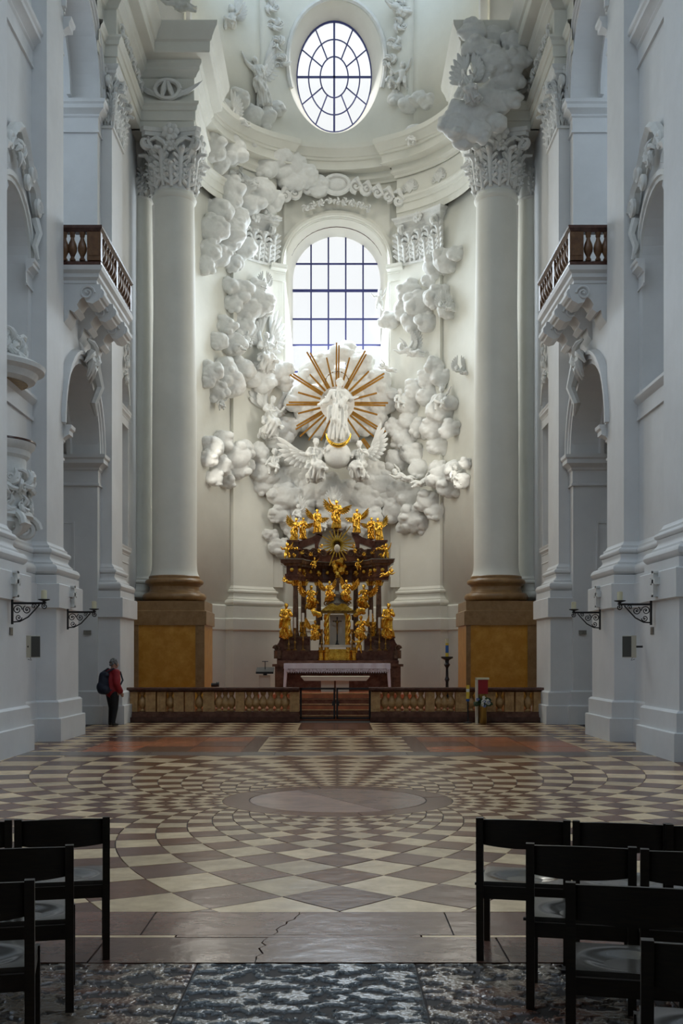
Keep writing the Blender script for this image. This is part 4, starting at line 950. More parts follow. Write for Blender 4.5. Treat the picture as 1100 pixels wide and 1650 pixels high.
# ------------------------------------------------------------------ figures
DEF = dict(pelvis=(0, 0, .53), chest=(0, 0, .71), neck=(0, 0, .81), head=(0, -.015, .915),
           shl=(-.105, 0, .785), shr=(.105, 0, .785), ell=(-.15, -.01, .63), elr=(.15, -.01, .63), hal=(-.13, -.10, .52), har=(.13, -.10, .52),
           hil=(-.055, 0, .50), hir=(.055, 0, .50), knl=(-.06, -.02, .27), knr=(.06, -.02, .27), ftl=(-.06, .0, .03), ftr=(.06, .0, .03))
def human(name, pose=None, robe=0, fat=1.0, head=1.0, vox=0.011, folds=0.010, hair=1, cloak=0, seed=0, it=2, fingers=True):
    J = {k: V(v) for k, v in {**DEF, **(pose or {})}.items()}; mb = MB(); f = fat
    mb.caps(J['pelvis'], J['chest'], .082*f, .088*f); mb.caps(J['chest'], J['neck']-V((0, 0, .03)), .085*f, .055*f)
    mb.caps(J['shl'], J['shr'], .046*f, .046*f); mb.caps(J['neck'], J['head'], .034*f, .034*f)
    h = J['head']; k = head
    mb.ball(h, (.052*k, .062*k, .072*k), 14, 10); mb.ball(h+V((0, -.03*k, -.035*k)), (.036*k, .036*k, .036*k), 10, 8)
    mb.caps(h+V((0, -.058*k, .005*k)), h+V((0, -.070*k, -.016*k)), .008*k, .013*k, 6)
    for q in (-1, 1): mb.ball(h+V((q*.052*k, .0, -.005*k)), (.010*k, .015*k, .022*k), 6, 5)
    if hair:
        rg = random.Random(seed+5)
        for i in range(16):
            a = rg.uniform(0, 2*pi); e = rg.uniform(0.1, 1.3); d = V((cos(a)*cos(e), sin(a)*cos(e), sin(e)))
            if d.y < -0.55 and d.z < 0.6: continue
            mb.ball(h+V((d.x*.052*k, d.y*.06*k+.008*k, d.z*.07*k)), .022*k, 7, 5)
    for q in ('l', 'r'):
        s_, e_, w_ = J['sh'+q], J['el'+q], J['ha'+q]
        mb.caps(s_, e_, .042*f*(1.25 if robe else 1), .034*f*(1.2 if robe else 1)); mb.caps(e_, w_, .034*f*(1.15 if robe else 1), .021*f)
        d = (w_-e_).normalized(); u = d.orthogonal().normalized(); w2 = d.cross(u); palm = w_+d*.03
        mb.caps(w_, w_+d*.04, .018*f, .019*f, 8)
        if fingers:
            for i, L in enumerate((.036, .042, .040, .032)):
                b = w_+d*.05+u*(.010*(i-1.5)); mb.caps(b, b+d*L*.6-w2*.006, .0075, .0070, 6); mb.caps(b+d*L*.6-w2*.006, b+d*L-w2*.02, .0070, .006, 6)
            mb.caps(w_+d*.015+u*.018, w_+d*.045+u*.034-w2*.008, .009, .007, 6)
        hi, kn, ft = J['hi'+q], J['kn'+q], J['ft'+q]
        mb.caps(hi, kn, .070*f, .047*f); mb.caps(kn, ft, .047*f, .026*f)
        fd = (ft-kn).normalized(); fw = V((0, -1, 0))-fd*V((0, -1, 0)).dot(fd); fw = fw.normalized() if fw.length > .1 else V((0, 0, 1))
        mb.caps(ft, ft+fw*.075, .026*f, .018*f, 8)
    if robe:
        pv = J['pelvis']; hem = (J['ftl']+J['ftr'])/2; kn = (J['knl']+J['knr'])/2; rg = random.Random(seed)
        mb.caps(pv, kn, .105, .115); mb.caps(kn, hem+V((0, 0, .05)), .115, .12*robe)
        for i in range(9):
            a = 2*pi*i/9+rg.uniform(-.2, .2); r = .085; o1 = V((cos(a)*r*.9, sin(a)*r*.7, 0)); o2 = V((cos(a)*.125*robe, sin(a)*.10*robe, -.01))
            mb.tube([pv+o1*.8, (pv+kn)/2+o1*1.15, kn+o1*1.25, (kn+hem)/2+o2, hem+o2*1.15], [.02, .032, .034, .038, .042], 6)
        mb.caps(J['shl'], pv+V((.07, -.05, 0)), .05, .06); mb.caps(J['shr'], pv+V((-.03, -.04, .02)), .05, .05)
    if cloak:
        mb.tube([J['shr']+V((.02, .03, .02)), J['chest']+V((.1, -.06, -.04)), J['pelvis']+V((.0, -.11, .03)), J['pelvis']+V((-.13, -.07, -.03)), J['knl']+V((-.10*cloak, .02, .0))], [.04, .055, .06, .06, .03], 8, flat=0.7)
        mb.tube([J['pelvis']+V((-.05, -.10, .02)), J['knl']+V((-.02, -.09, .04)), J['knr']+V((.06, -.06, -.10))], [.05, .055, .03], 8)
    me = remesh(mb, name, vox, it)
    if robe or cloak:
        me.update(); nrm = [v.normal.copy() for v in me.vertices]; ph = seed*1.7
        for v, n_ in zip(me.vertices, nrm):
            c = v.co
            if c.z < J['neck'].z-.02:
                a = atan2(c.y, c.x); d = 1.3*sin(8*a+9*c.z+3*sin(6*c.z+ph)+ph)+0.8*sin(15*a-14*c.z+ph*2)
                v.co = c+n_*folds*d*(1.0 if c.z < J['pelvis'].z+.04 else .55)
        me.update()
    return me
def wing_mesh(name, n=9):               # right wing, root at the origin, spread towards +X
    mb = MB()
    def feather(a, L, w, y, root):
        d = V((cos(a), 0, sin(a))); e = V((-sin(a), 0, cos(a))); b = V(root); pts = []
        prof = [(0, .25), (.2, .7), (.5, 1), (.8, .9), (.95, .5), (1.0, .08)]
        for t, q in prof:
            c = b+d*L*t+V((0, y-.05*t*t, 0)); pts.append((c-e*w*q, c+V((0, -.018, 0)), c+e*w*q, c+V((0, .018, 0))))
        vs = [p for r in pts for p in r]; fs = []
        for i in range(len(pts)-1):
            for k in range(4): fs.append((i*4+k, i*4+(k+1) % 4, (i+1)*4+(k+1) % 4, (i+1)*4+k))
        fs += [(3, 2, 1, 0), tuple(len(vs)-4+k for k in range(4))]; mb.add(vs, fs)
    for i in range(n):
        t = i/(n-1); feather(1.45-1.75*t, .62-.30*t, .050, 0.02, (.16-.13*t, 0, .14-.12*t))
    for i in range(n-1):
        t = i/(n-2); feather(1.35-1.6*t, .36-.15*t, .046, -.02, (.14-.11*t, 0, .13-.11*t))
    mb.tube([(0, 0, 0), (.09, -.03, .07), (.16, -.03, .16), (.19, -.01, .26)], [.035, .045, .042, .02], 7)
    return mb.mesh(name, ang=60)
WING = wing_mesh('wing')
WINGL = WING.copy(); WINGL.transform(Matrix.Diagonal((-1, 1, 1, 1))); WINGL.flip_normals()
POSE = {
 'stand': dict(),
 'raise': dict(ell=(-.20, -.03, .86), hal=(-.26, -.06, 1.0), elr=(.15, -.03, .64), har=(.05, -.14, .66), knl=(-.05, -.05, .27)),
 'pray': dict(ell=(-.15, -.06, .64), elr=(.15, -.06, .64), hal=(-.03, -.16, .70), har=(.03, -.16, .70), head=(.01, -.03, .91)),
 'saint': dict(ell=(-.17, -.03, .62), hal=(-.06, -.15, .60), elr=(.17, -.02, .64), har=(.08, -.15, .70), knr=(.06, -.07, .28), head=(.02, -.02, .915)),
 'mary': dict(ell=(-.19, -.03, .66), hal=(-.27, -.10, .60), elr=(.19, -.03, .67), har=(.26, -.10, .68), knl=(-.06, -.08, .28), head=(.02, -.03, .92)),
 'kneel': dict(pelvis=(0, .04, .36), chest=(0, .0, .54), neck=(0, -.02, .64), head=(0, -.05, .745), shl=(-.105, 0, .61), shr=(.105, 0, .61), ell=(-.18, -.06, .50), elr=(.18, -.06, .52), hal=(-.10, -.20, .48), har=(.14, -.21, .56),
               hil=(-.055, .03, .33), hir=(.055, .03, .33), knl=(-.10, -.15, .22), knr=(.09, -.20, .30), ftl=(-.12, .12, .05), ftr=(.10, -.12, .06)),
 'sit': dict(pelvis=(0, .05, .30), chest=(0, .04, .48), neck=(0, .03, .59), head=(.01, .0, .73), shl=(-.11, .03, .56), shr=(.11, .03, .56), ell=(-.20, .0, .46), elr=(.22, -.01, .60), hal=(-.24, -.10, .36), har=(.30, -.06, .72),
             hil=(-.06, .04, .27), hir=(.06, .04, .27), knl=(-.12, -.18, .28), knr=(.10, -.19, .30), ftl=(-.14, -.18, .05), ftr=(.05, -.24, .08)),
 'fly': dict(pelvis=(0, .0, .30), chest=(-.14, -.03, .40), neck=(-.23, -.05, .45), head=(-.34, -.08, .50), shl=(-.20, -.10, .36), shr=(-.18, .05, .48), ell=(-.34, -.16, .32), elr=(-.22, -.02, .62), hal=(-.46, -.18, .38), har=(-.32, -.06, .72),
             hil=(.02, -.05, .27), hir=(.03, .05, .31), knl=(.20, -.12, .22), knr=(.20, .0, .36), ftl=(.36, -.06, .16), ftr=(.38, .02, .30)),
 'putto': dict(pelvis=(0, 0, .42), chest=(0, -.01, .58), neck=(0, -.01, .68), head=(.01, -.03, .82), shl=(-.12, 0, .64), shr=(.12, 0, .64), ell=(-.24, -.03, .60), elr=(.22, -.04, .74), hal=(-.32, -.08, .68), har=(.28, -.08, .90),
               hil=(-.07, 0, .38), hir=(.07, 0, .38), knl=(-.12, -.10, .22), knr=(.10, -.06, .20), ftl=(-.12, .02, .05), ftr=(.14, .04, .04)),
}
FIG = {
 'stand': human('robed_a', POSE['stand'], robe=1.0, cloak=1, seed=1), 'raise': human('robed_b', POSE['raise'], robe=.9, cloak=1, seed=2),
 'pray': human('robed_c', POSE['pray'], robe=.95, cloak=1, seed=3), 'saint': human('robed_d', POSE['saint'], robe=1.15, cloak=1.2, seed=4, folds=.014),
 'mary': human('robed_e', POSE['mary'], robe=1.1, cloak=1.3, seed=5, folds=.014, vox=.009), 'kneel': human('robed_f', POSE['kneel'], robe=1.1, cloak=1, seed=6, folds=.014),
 'sit': human('putto_sit', POSE['sit'], fat=1.35, head=1.5, cloak=.5, seed=7, folds=.006), 'fly': human('putto_fly', POSE['fly'], fat=1.3, head=1.5, cloak=.5, seed=8, folds=.006),
 'putto': human('putto_stand', POSE['putto'], fat=1.35, head=1.55, seed=9)}
WROOT = {'stand': (0, .07, .74), 'raise': (0, .07, .74), 'pray': (0, .07, .74), 'kneel': (0, .09, .56), 'sit': (0, .11, .50), 'fly': (-.16, .05, .46), 'putto': (0, .08, .60)}
_mc = {}
def colored(me, m):
    key = (me.name, m)
    if key not in _mc: c = me.copy(); c.materials.clear(); c.materials.append(M[m]); _mc[key] = c
    return _mc[key]
def figure(kind, label, cat, px, py, D, hpx, m='stucco', rz=0.0, wings=(), tilt=0.0, mirror=False, name=None, group=None, wscale=1.0):
    """wings: list of (side, roll) ; foot at pixel (px, py) at depth D, standing height hpx pixels"""
    p = P(px, py, D); k = hpx*D/F/(0.98 if kind not in ('kneel', 'sit', 'fly', 'putto') else {'kneel': .83, 'sit': .85, 'fly': .78, 'putto': .95}[kind])
    t = thing(name or ('angel_statue' if cat == 'angel' else cat+'_statue'), label, cat, tuple(p), group)
    R = T(*p) @ RZ(rz) @ RY(tilt) @ SC(-k if mirror else k, k, k)
    inst('body', colored(FIG[kind], m), R, t)
    for sd, roll in wings:
        r = V(WROOT[kind]); inst('wing', colored(WING if sd > 0 else WINGL, m), R @ T(r.x+sd*.03, r.y, r.z) @ RY(-sd*roll if m != 'gold' else sd*(.75-roll)) @ RZ(sd*.25) @ SC(wscale), t)
    return t
def AD(px, off=0.0): return apse_D(px)-off
W2 = ((1, .2), (-1, .2))
G1 = 'stucco angels and putti among the clouds'
F_ = lambda *a, **k: figure(*a, group=G1, **k)
F_('kneel', 'large white stucco angel kneeling with raised wings, upper left of the golden rays', 'angel', 428, 602, AD(428, .55), 66, rz=.5, wings=((1, .1), (-1, .5)), wscale=1.15)
F_('kneel', 'large white stucco angel leaning in from the left, level with the golden rays', 'angel', 430, 706, AD(430, .55), 70, rz=.7, wings=((-1, .6), (1, -.2)), tilt=.15, wscale=1.2)
F_('kneel', 'white winged stucco angel seated under the globe on its left', 'angel', 508, 776, 37.6, 70, rz=.3, wings=((-1, -.9), (1, -.3)), wscale=.95)
F_('kneel', 'white winged stucco angel seated under the globe on its right', 'angel', 580, 774, 37.6, 64, rz=-.4, wings=((1, -.25), (-1, -.9)), mirror=False, wscale=.95)
F_('kneel', 'large stucco angel with one spread wing riding the cloud over the right column', 'angel', 765, 168, 30.75, 62, rz=-.3, wings=((1, .0), (-1, .8)), tilt=-.3, wscale=1.2)
F_('raise', 'stucco angel with fluttering robe on the attic wall left of the oval window', 'angel', 428, 172, AD(428, .25), 78, rz=.4, wings=((-1, .3), (1, -.4)), tilt=-.25)
F_('sit', 'white putto seated alone on a cloud left of the globe', 'putto', 442, 768, AD(442, .75), 46)
F_('sit', 'left one of two putti on the attic right of the oval window', 'putto', 631, 150, AD(631, .1), 38, rz=.3)
F_('putto', 'right one of two putti on the attic right of the oval window', 'putto', 648, 146, AD(648, .1), 46, rz=-.3)
F_('fly', 'left one of two putti hovering on the left pilaster, beside the kneeling angel', 'putto', 380, 572, AD(380, .5), 34)
F_('sit', 'right one of two putti hovering on the left pilaster, beside the kneeling angel', 'putto', 398, 566, AD(398, .5), 36, rz=.4)
F_('fly', 'white putto lying at the upper right of the golden rays, arm stretched out', 'putto', 664, 586, AD(664, .5), 42, rz=-.3, wings=((1, .2),))
F_('fly', 'small bright putto flying before the right edge of the window, over the rays', 'putto', 626, 606, AD(626, .55), 26)
F_('putto', 'tiny putto standing on the cloud at the right window jamb', 'putto', 611, 500, AD(611, .3), 34)
F_('sit', 'white putto sitting on the tall cloud column right of the rays', 'putto', 711, 664, AD(711, .6), 42, rz=-.4)
F_('sit', 'white putto peering out of the clouds just right of the ray tips', 'putto', 644, 662, AD(644, .65), 36, rz=.3)
F_('fly', 'left one of two putti tumbling on the cloud below the right ray tips', 'putto', 652, 786, AD(652, .75), 38)
F_('fly', 'right one of two putti tumbling on the cloud below the right ray tips', 'putto', 678, 794, AD(678, .75), 38, rz=.3, mirror=True)
F_('sit', 'white putto on the far right cloud touching the right column', 'putto', 733, 786, AD(733, .6), 38, rz=.4)
F_('fly', 'small winged cherub on the right pilaster between the upper clouds', 'putto', 720, 508, AD(720, .5), 26, wings=W2)
F_('sit', 'winged cherub on top of the cloud at the left window jamb', 'putto', 426, 474, AD(426, .55), 26, wings=W2)
F_('fly', 'tiny cherub alone on bare wall beside the right column', 'putto', 745, 610, AD(745, .25), 24, wings=W2)
F_('sit', 'cherub head and wings right above the topmost golden angel', 'putto', 537, 832, 37.7, 34, wings=((-1, .5), (1, .5)))
F_('sit', 'white cherub half hidden behind the golden angels on the left', 'putto', 480, 842, 37.8, 30, wings=((1, .3),))
F_('sit', 'white cherub between the left golden angel and the topmost one', 'putto', 522, 858, 37.8, 26)
F_('sit', 'cherub clinging under the far-left hanging cloud', 'putto', 357, 664, AD(357, .5), 28, rz=.3)
F_('fly', 'putto sprawling on the apse cornice beside the left column capital', 'putto', 380, 212, AD(380, .9), 44, rz=.3, wings=((1, .3),))
F_('sit', 'putto sitting on the cornice cloud right of the oval window', 'putto', 665, 240, AD(665, .9), 34, rz=-.3)
F_('fly', 'figure reclining at the top edge, above the entablature of the left column', 'angel', 292, 32, 31.3, 50, wings=((1, .4),))
F_('sit', 'putto at the top edge just left of the oval window', 'putto', 372, 55, AD(372, .1), 48, wings=((1, .2),))
F_('fly', 'stucco figure at the top edge just right of the oval window', 'angel', 645, 42, AD(645, .1), 52, rz=.4, wings=((1, .2),))
F_('fly', 'putto perched under the coral frieze left of the window arch', 'putto', 400, 308, AD(400, .6), 34, wings=((-1, .3),))
F_('fly', 'putto on the cloud just above the left window impost', 'putto', 440, 362, AD(440, .6), 28)
# Madonna with golden rays, crescent and globe
MD = 37.75
figure('mary', 'white stucco Madonna standing in the golden rays', 'statue', 545, 713, MD-.15, 101, name='madonna_statue', rz=.1)
cr = thing('star_crown', 'thin ring of stars around the Madonna head', 'crown', tuple(P(543, 622, MD-.1)))
pts = [P(543, 618, MD-.1)+V((.42*cos(a), 0, .42*sin(a))) for a in [pi*k/16 for k in range(17)]]
MB().tube(pts, .008, 5).build('ring', 'iron', cr)
for k in range(0, 17, 2): MB().ball(pts[k], .028, 6, 4).build('star', 'brass', cr)
g = tag(MB().ball((0, 0, 0), 22*MD/F, 32, 20).build('globe', 'stucco'), 'smooth white globe under the golden crescent', 'globe'); g.location = P(543, 733, MD-.1)
cm = MB(); arc = [pi+.05+(pi-.1)*k/24-.0 for k in range(25)]
cm.tube([P(545, 697, MD-.62)+V((.42*cos(a), 0, .44*sin(a))) for a in arc], [.012+.065*sin(pi*k/24) for k in range(25)], 8)
cm = cm.build('crescent_moon', 'gold'); tag(cm, 'golden crescent moon at the feet of the Madonna', 'crescent')
ray_t = thing('golden_rays', 'burst of long golden rays around the white Madonna', 'rays', tuple(P(543, 650, MD)))
TIPS = [(544, 552, 2), (496, 566, 2), (526, 576, 1), (563, 576, 1), (590, 566, 2), (594, 598, 1), (620, 603, 2), (499, 603, 1), (468, 602, 2), (480, 632, 1), (461, 650, 2), (480, 666, 1), (475, 690, 2), (483, 703, 1), (497, 709, 1), (517, 710, 1), (607, 633, 1), (625, 651, 2), (608, 668, 1), (620, 697, 2), (603, 704, 1), (579, 704, 1), (606, 738, 2)]
for x, y, kk in TIPS:
    c0 = V((543, 650)); d = V((x, y))-c0; L = d.length; u = d/L; n_ = V((-u.y, u.x)); a0 = 28 if L < 105 else 70
    for j in range(kk):
        off = (j-.5)*3.2 if kk == 2 else 0; e = L-(4 if j else 0); w0, w1 = 1.5, 1.15
        q = [c0+u*a0+n_*(off-w0), c0+u*e+n_*(off*1.25-w1), c0+u*e+n_*(off*1.25+w1), c0+u*a0+n_*(off+w0)]
        MB().prism([P(v.x, v.y, MD-.05) for v in q], (0, .07, 0)).build('ray', 'gold_ray', ray_t, smooth=False)
# ------------------------------------------------------------------ high altar
HD = 35.8
def hx(px, D=HD): return (px-PX)*D/F
def hz(py, D=HD): return CH+(PY-py)*D/F
AXC = hx(543)
alt = thing('high_altar', 'tall dark red marble high altar with columns and open scrolled top', 'altar', (AXC, 35.6, 0.58))
def hb(name, px0, px1, py0, py1, D0, D1, m, parent=alt, Dm=None, smooth=False):
    D = Dm or D0; return MB().box(hx(px0, D), hx(px1, D), D0, D1, hz(py1, D), hz(py0, D)).build(name, m, parent, smooth=smooth)
MB().box(hx(446, 35), hx(642, 35), 34.95, 36.9, 0.44, hz(1064, 35)).build('altar_body', 'red_marble', alt, smooth=False)
for q, (a, b) in enumerate(((443, 459), (628, 645))):
    sp = MB().box(hx(a, 34.6), hx(b, 34.6), 34.5, 35.2, 0.44, hz(1074, 34.6)).build('side_support', 'brown_marble', alt, smooth=False)
    MB().box(hx(a-4, 34.6), hx(b+4, 34.6), 34.42, 35.2, hz(1074, 34.6), hz(1070, 34.6)).build('support_cap', 'brown_marble', sp, smooth=False)
hb('front_panel', 462, 626, 1086, 1112, 34.62, 34.9, 'red_marble')
hb('table_slab', 459, 628, 1070, 1073, 34.4, 35.2, 'red_marble')
hb('upper_step', 446, 641, 1048, 1068, 35.2, 36.9, 'red_marble')
for px in (449, 638):
    MB().tube([(hx(px), 35.18, hz(1061)), (hx(px), 35.18, hz(1048))], 0.13, 14).build('step_bolster', 'brown_marble', alt)
for sgn in (-1, 1):
    X = lambda dpx, D=HD: AXC+sgn*dpx*D/F
    # retable pedestal with scrolled foot
    poly = [(43, 1028), (92, 1028), (92, 1049), (98, 1049), (98, 1042), (95, 1038), (92, 1034), (90, 1028)]
    sil = [(43, 1026), (90, 1026), (91, 1031), (93, 1036), (97, 1041), (99, 1046), (98, 1050), (43, 1050)]
    pb = MB().prism([(X(a), 35.25, hz(b)) for a, b in sil], (0, 1.2, 0)).build('pedestal', 'red_marble', alt, smooth=False)
    MB().box(*sorted((X(41), X(92))), 35.18, 36.4, hz(1029), hz(1026)).build('pedestal_cap', 'brown_marble', pb, smooth=False)
    MB().box(*sorted((X(58), X(84))), 35.2, 35.3, hz(1046), hz(1032)).build('pedestal_panel', 'brown_marble', pb, smooth=False)
    MB().box(*sorted((X(44), X(64))), 35.1, 35.3, hz(1050), hz(1040)).build('gradine', 'brown_marble', pb, smooth=False)
    b2 = MB(); b2.spiral((X(96), 35.2, hz(1045)), (sgn, 0, 0), (0, 0, 1), 0.11, 1.5, 0.035, 0.02, n=16, seg=6); b2.build('foot_scroll', 'brown_marble', pb)
    # columns
    for dpx, D in ((67, 35.45), (54, 35.9), (30, 36.5)):
        k = D/F; x = AXC+sgn*dpx*k; zb, zt = hz(1026, D), hz(934, D); H = zt-zb
        cprof = [(0.13, 0), (0.13, 0.05), (0.115, 0.06), (0.12, 0.09), (0.10, 0.12), (0.092, 0.14), (0.094, H*0.4), (0.078, H-0.24), (0.09, H-0.23), (0.09, H-0.21), (0.076, H-0.20)]
        co = MB().lathe(cprof, x, D, 20, zb).build('column_shaft', 'brown_marble', alt, ang=30)
        cc = MB().lathe([(0.08, H-0.21), (0.085, H-0.12), (0.12, H-0.03), (0.13, H)], x, D, 16, zb)
        for j in range(6):
            a = j*pi/3; cc.tube([(x+.085*cos(a), D+.085*sin(a), zb+H-.2), (x+.11*cos(a), D+.11*sin(a), zb+H-.1), (x+.16*cos(a), D+.16*sin(a), zb+H-.06)], [.03, .04, .015], 6)
        cc.build('column_capital', 'gold', co)
# concave entablature
path = [(-84, 35.9), (-84, 35.2), (-64, 35.2), (-60, 35.5), (-50, 35.85), (-38, 36.2), (-24, 36.42), (-8, 36.5), (8, 36.5), (24, 36.42), (38, 36.2), (50, 35.85), (60, 35.5), (64, 35.2), (84, 35.2), (84, 35.9)]
pth = [(AXC+d*D/F*0.985, D, 0) for d, D in path]
zb = 4.22
MB().sweep(pth, [(-0.35, zb), (0, zb), (0.0, zb+.10), (0.03, zb+.11), (0.03, zb+.2), (-.02, zb+.21), (-.02, zb+.46), (-.35, zb+.46)]).build('entablature', 'red_marble', alt, smooth=False)
MB().sweep(pth, [(-0.35, zb+.46), (0.04, zb+.46), (0.09, zb+.52), (0.16, zb+.55), (0.17, zb+.62), (0.20, zb+.66), (-.35, zb+.66)]).build('cornice', 'brown_marble', alt, smooth=False)
MB().sweep(pth, [(.1, zb+.655), (.205, zb+.655), (.205, zb+.685), (.1, zb+.685)]).build('cornice_lip', 'grey_marble', alt, smooth=False)
or_ = MB()
for i in range(1, len(pth)-2):
    a, b = V(pth[i]), V(pth[i+1]); n_ = max(1, int((b-a).length/0.3))
    for j in range(n_): c = a.lerp(b, (j+.5)/n_); or_.ball((c.x, c.y-.04, zb+.33), (.07, .05, .07), 7, 5)
or_.build('frieze_ornament', 'gold', alt)
ga = MB()
for sgn in (-1, 1):                     # gilded garlands on the attic and its piers
    for d, py, D in ((66, 885, 35.2), (74, 882, 35.2), (57, 890, 35.5), (43, 893, 35.55), (29, 888, 35.55), (26, 880, 35.6), (70, 895, 35.2)):
        rocaille(ga, (AXC+sgn*d*D/F, D, hz(py, D)), (1, 0, 0), (0, 0, 1), (0, -1, 0), .11, int(d*7+py))
    for d, D in ((67, 35.3), (54, 35.7), (30, 36.3)):
        rocaille(ga, (AXC+sgn*d*D/F, D, hz(925, D)), (1, 0, 0), (0, 0, 1), (0, -1, 0), .13, int(d*11))
ga.build('gilded_garland', 'gold', alt)
az = zb+.66
MB().sweep([(x, y+.08, 0) for x, y, z in pth], [(-0.3, az), (-.05, az), (-.05, az+.06), (-.10, az+.08), (-.10, az+.32), (-.04, az+.36), (-.04, az+.42), (-.3, az+.42)]).build('attic_band', 'red_marble', alt, smooth=False)
for sgn in (-1, 1):
    X = lambda dpx, D=HD: AXC+sgn*dpx*D/F
    ab = MB().box(*sorted((X(62), X(78))), 35.25, 35.75, az, hz(874, 35.4)).build('attic_pier', 'brown_marble', alt, smooth=False)
    MB().box(*sorted((X(60), X(80))), 35.2, 35.8, hz(874, 35.4), hz(871, 35.4)).build('attic_pier_cap', 'red_marble', ab, smooth=False)
    up = [(64, 873), (52, 870), (40, 866), (33, 861), (24, 861), (24, 865), (27, 869), (30, 878), (29, 896), (36, 896), (36, 876), (45, 879), (56, 883), (62, 886)]
    MB().prism([(X(a), 35.7, hz(b)) for a, b in up], (0, .35, 0)).build('scroll_gable', 'red_marble', alt, smooth=False)
    MB().box(*sorted((X(23), X(36))), 35.64, 36.1, hz(861), hz(858.5)).build('gable_cap', 'brown_marble', alt, smooth=False)
    for d, py, r in ((50, 893, .15), (36, 892, .16), (22, 893, .12)):
        v_ = MB(); v_.spiral((X(d), 35.62, hz(py)), (sgn, 0, 0), (0, 0, 1), r, 1.7, .04, .025, n=18, seg=6); v_.build('volute', 'brown_marble', alt)
cpd = MB().box(hx(536), hx(550), 36.0, 36.3, az+.3, hz(858)); cpd.lathe([(.10, hz(858)), (.2, hz(856)), (.21, hz(853.5)), (.12, hz(852))], AXC, 36.15, 16)
cpd.build('centre_pedestal', 'brown_marble', alt, ang=30)
MB().ball((AXC, 35.97, hz(868)), (.10, .05, .14), 12, 8).build('pedestal_medallion', 'grey_marble', alt)
# cloth, free-standing table, tabernacle
cl = thing('altar_cloth', 'white altar cloth with a lace border on the high altar', 'cloth', (AXC, 34.6, hz(1070, 34.4)))
MB().box(hx(457, 34.35), hx(629, 34.35), 34.36, 35.15, hz(1070, 34.4)+.005, hz(1070, 34.4)+.02).build('top', 'cloth', cl, smooth=False)
fr = MB(); n = 60
for i in range(n):
    a, b = 457+172*i/n, 457+172*(i+1)/n; w0, w1 = .012*sin(i*.9), .012*sin((i+1)*.9)
    fr.hexa([(hx(a, 34.35), 34.34+w0, hz(1077.5, 34.4)), (hx(b, 34.35), 34.34+w1, hz(1077.5, 34.4)), (hx(b, 34.35), 34.355+w1, hz(1077.5, 34.4)), (hx(a, 34.35), 34.355+w0, hz(1077.5, 34.4))],
            [(hx(a, 34.35), 34.35, hz(1070, 34.4)+.02), (hx(b, 34.35), 34.35, hz(1070, 34.4)+.02), (hx(b, 34.35), 34.365, hz(1070, 34.4)+.02), (hx(a, 34.35), 34.365, hz(1070, 34.4)+.02)])
fr.build('front_fall', 'cloth', cl)
lc = MB(); n = 44
for i in range(n):
    a = 459.5+167*i/n; b = 459.5+167*(i+1)/n; m_ = (a+b)/2
    lc.prism([(hx(a, 34.35), 34.335, hz(1078, 34.4)), (hx(b, 34.35), 34.335, hz(1078, 34.4)), (hx(b, 34.35), 34.335, hz(1082, 34.4)), (hx(m_, 34.35), 34.335, hz(1085, 34.4)), (hx(a, 34.35), 34.335, hz(1082, 34.4))], (0, .012, 0))
lc.build('lace_border', 'lace', cl, smooth=False)
for sgn in (-1, 1):
    sx_ = [(sgn*85+543, 1071), (sgn*80+543, 1071), (sgn*81+543, 1090), (sgn*83+543, 1112), (sgn*87+543, 1112)]
    MB().prism([(hx(a, 34.35), 34.345, hz(b, 34.4)) for a, b in sx_], (0, .5, 0)).build('side_fall', 'cloth', cl, smooth=False)
ta = thing('altar_table', 'pale stone T-shaped altar table in front of the high altar', 'table', (hx(540, 32.6), 32.6, .7))
MB().prism([(hx(a, 32.3), 32.3, hz(b, 32.3)) for a, b in ((484, 1090), (596, 1090), (590, 1097), (490, 1097))], (0, .9, 0)).build('table_top', 'cream', ta, smooth=False)
for a, b in ((517, 538), (541, 562)): MB().box(hx(a, 32.4), hx(b, 32.4), 32.42, 33.0, .7, hz(1097, 32.3)).build('support', 'cream', ta, smooth=False)

tb = thing('tabernacle', 'gilded tabernacle with twisted columns and a pale arched niche, middle of the high altar', 'tabernacle', (AXC, 35.35, hz(1062)))
TD = 35.2
tx = lambda px: (px-PX)*TD/F
tz = lambda py: CH+(PY-py)*TD/F
MB().box(tx(526), tx(561), TD-.05, TD+.6, tz(1064), tz(1046)).build('base', 'gold', tb, smooth=False)
for px in (517, 526, 561, 570):
    w = 5; b_ = MB().lathe([(.10, 0), (.10, .05), (.085, .07), (.085, .25), (.10, .27), (.10, .32), (.07, .36), (.08, .42)], tx(px), TD+.02, 14, tz(1064)); b_.build('base_drum', 'gold', tb, ang=30)
hb('front_relief', 531, 556, 1058, 1046, TD-.1, TD, 'gold', tb, TD)
MB().box(tx(531), tx(557), TD+.2, TD+.5, tz(1041), tz(990)).build('niche_back', 'cream', tb, smooth=False)
nf_ = MB()
nf_.sweep([(tx(531), TD+.1, tz(1041))]+[(AXC+(.26)*cos(pi-pi*k/14), TD+.1, tz(996)+.27*sin(pi*k/14)) for k in range(15)]+[(tx(556), TD+.1, tz(1041))], [(0, -.1), (-.09, -.1), (-.09, .12), (0, .12)], up=(0, -1, 0))
nf_.build('niche_frame', 'gold', tb)
for px in (525.5, 561):
    tw = MB(); zz0, zz1 = tz(1040), tz(990)
    for ph in (0, pi):
        tw.tube([(tx(px)+.035*cos(ph+14*t), TD+.035*sin(ph+14*t), zz0+(zz1-zz0)*t) for t in [k/50 for k in range(51)]], .052, 7)
    tw.build('twisted_column', 'gold', tb)
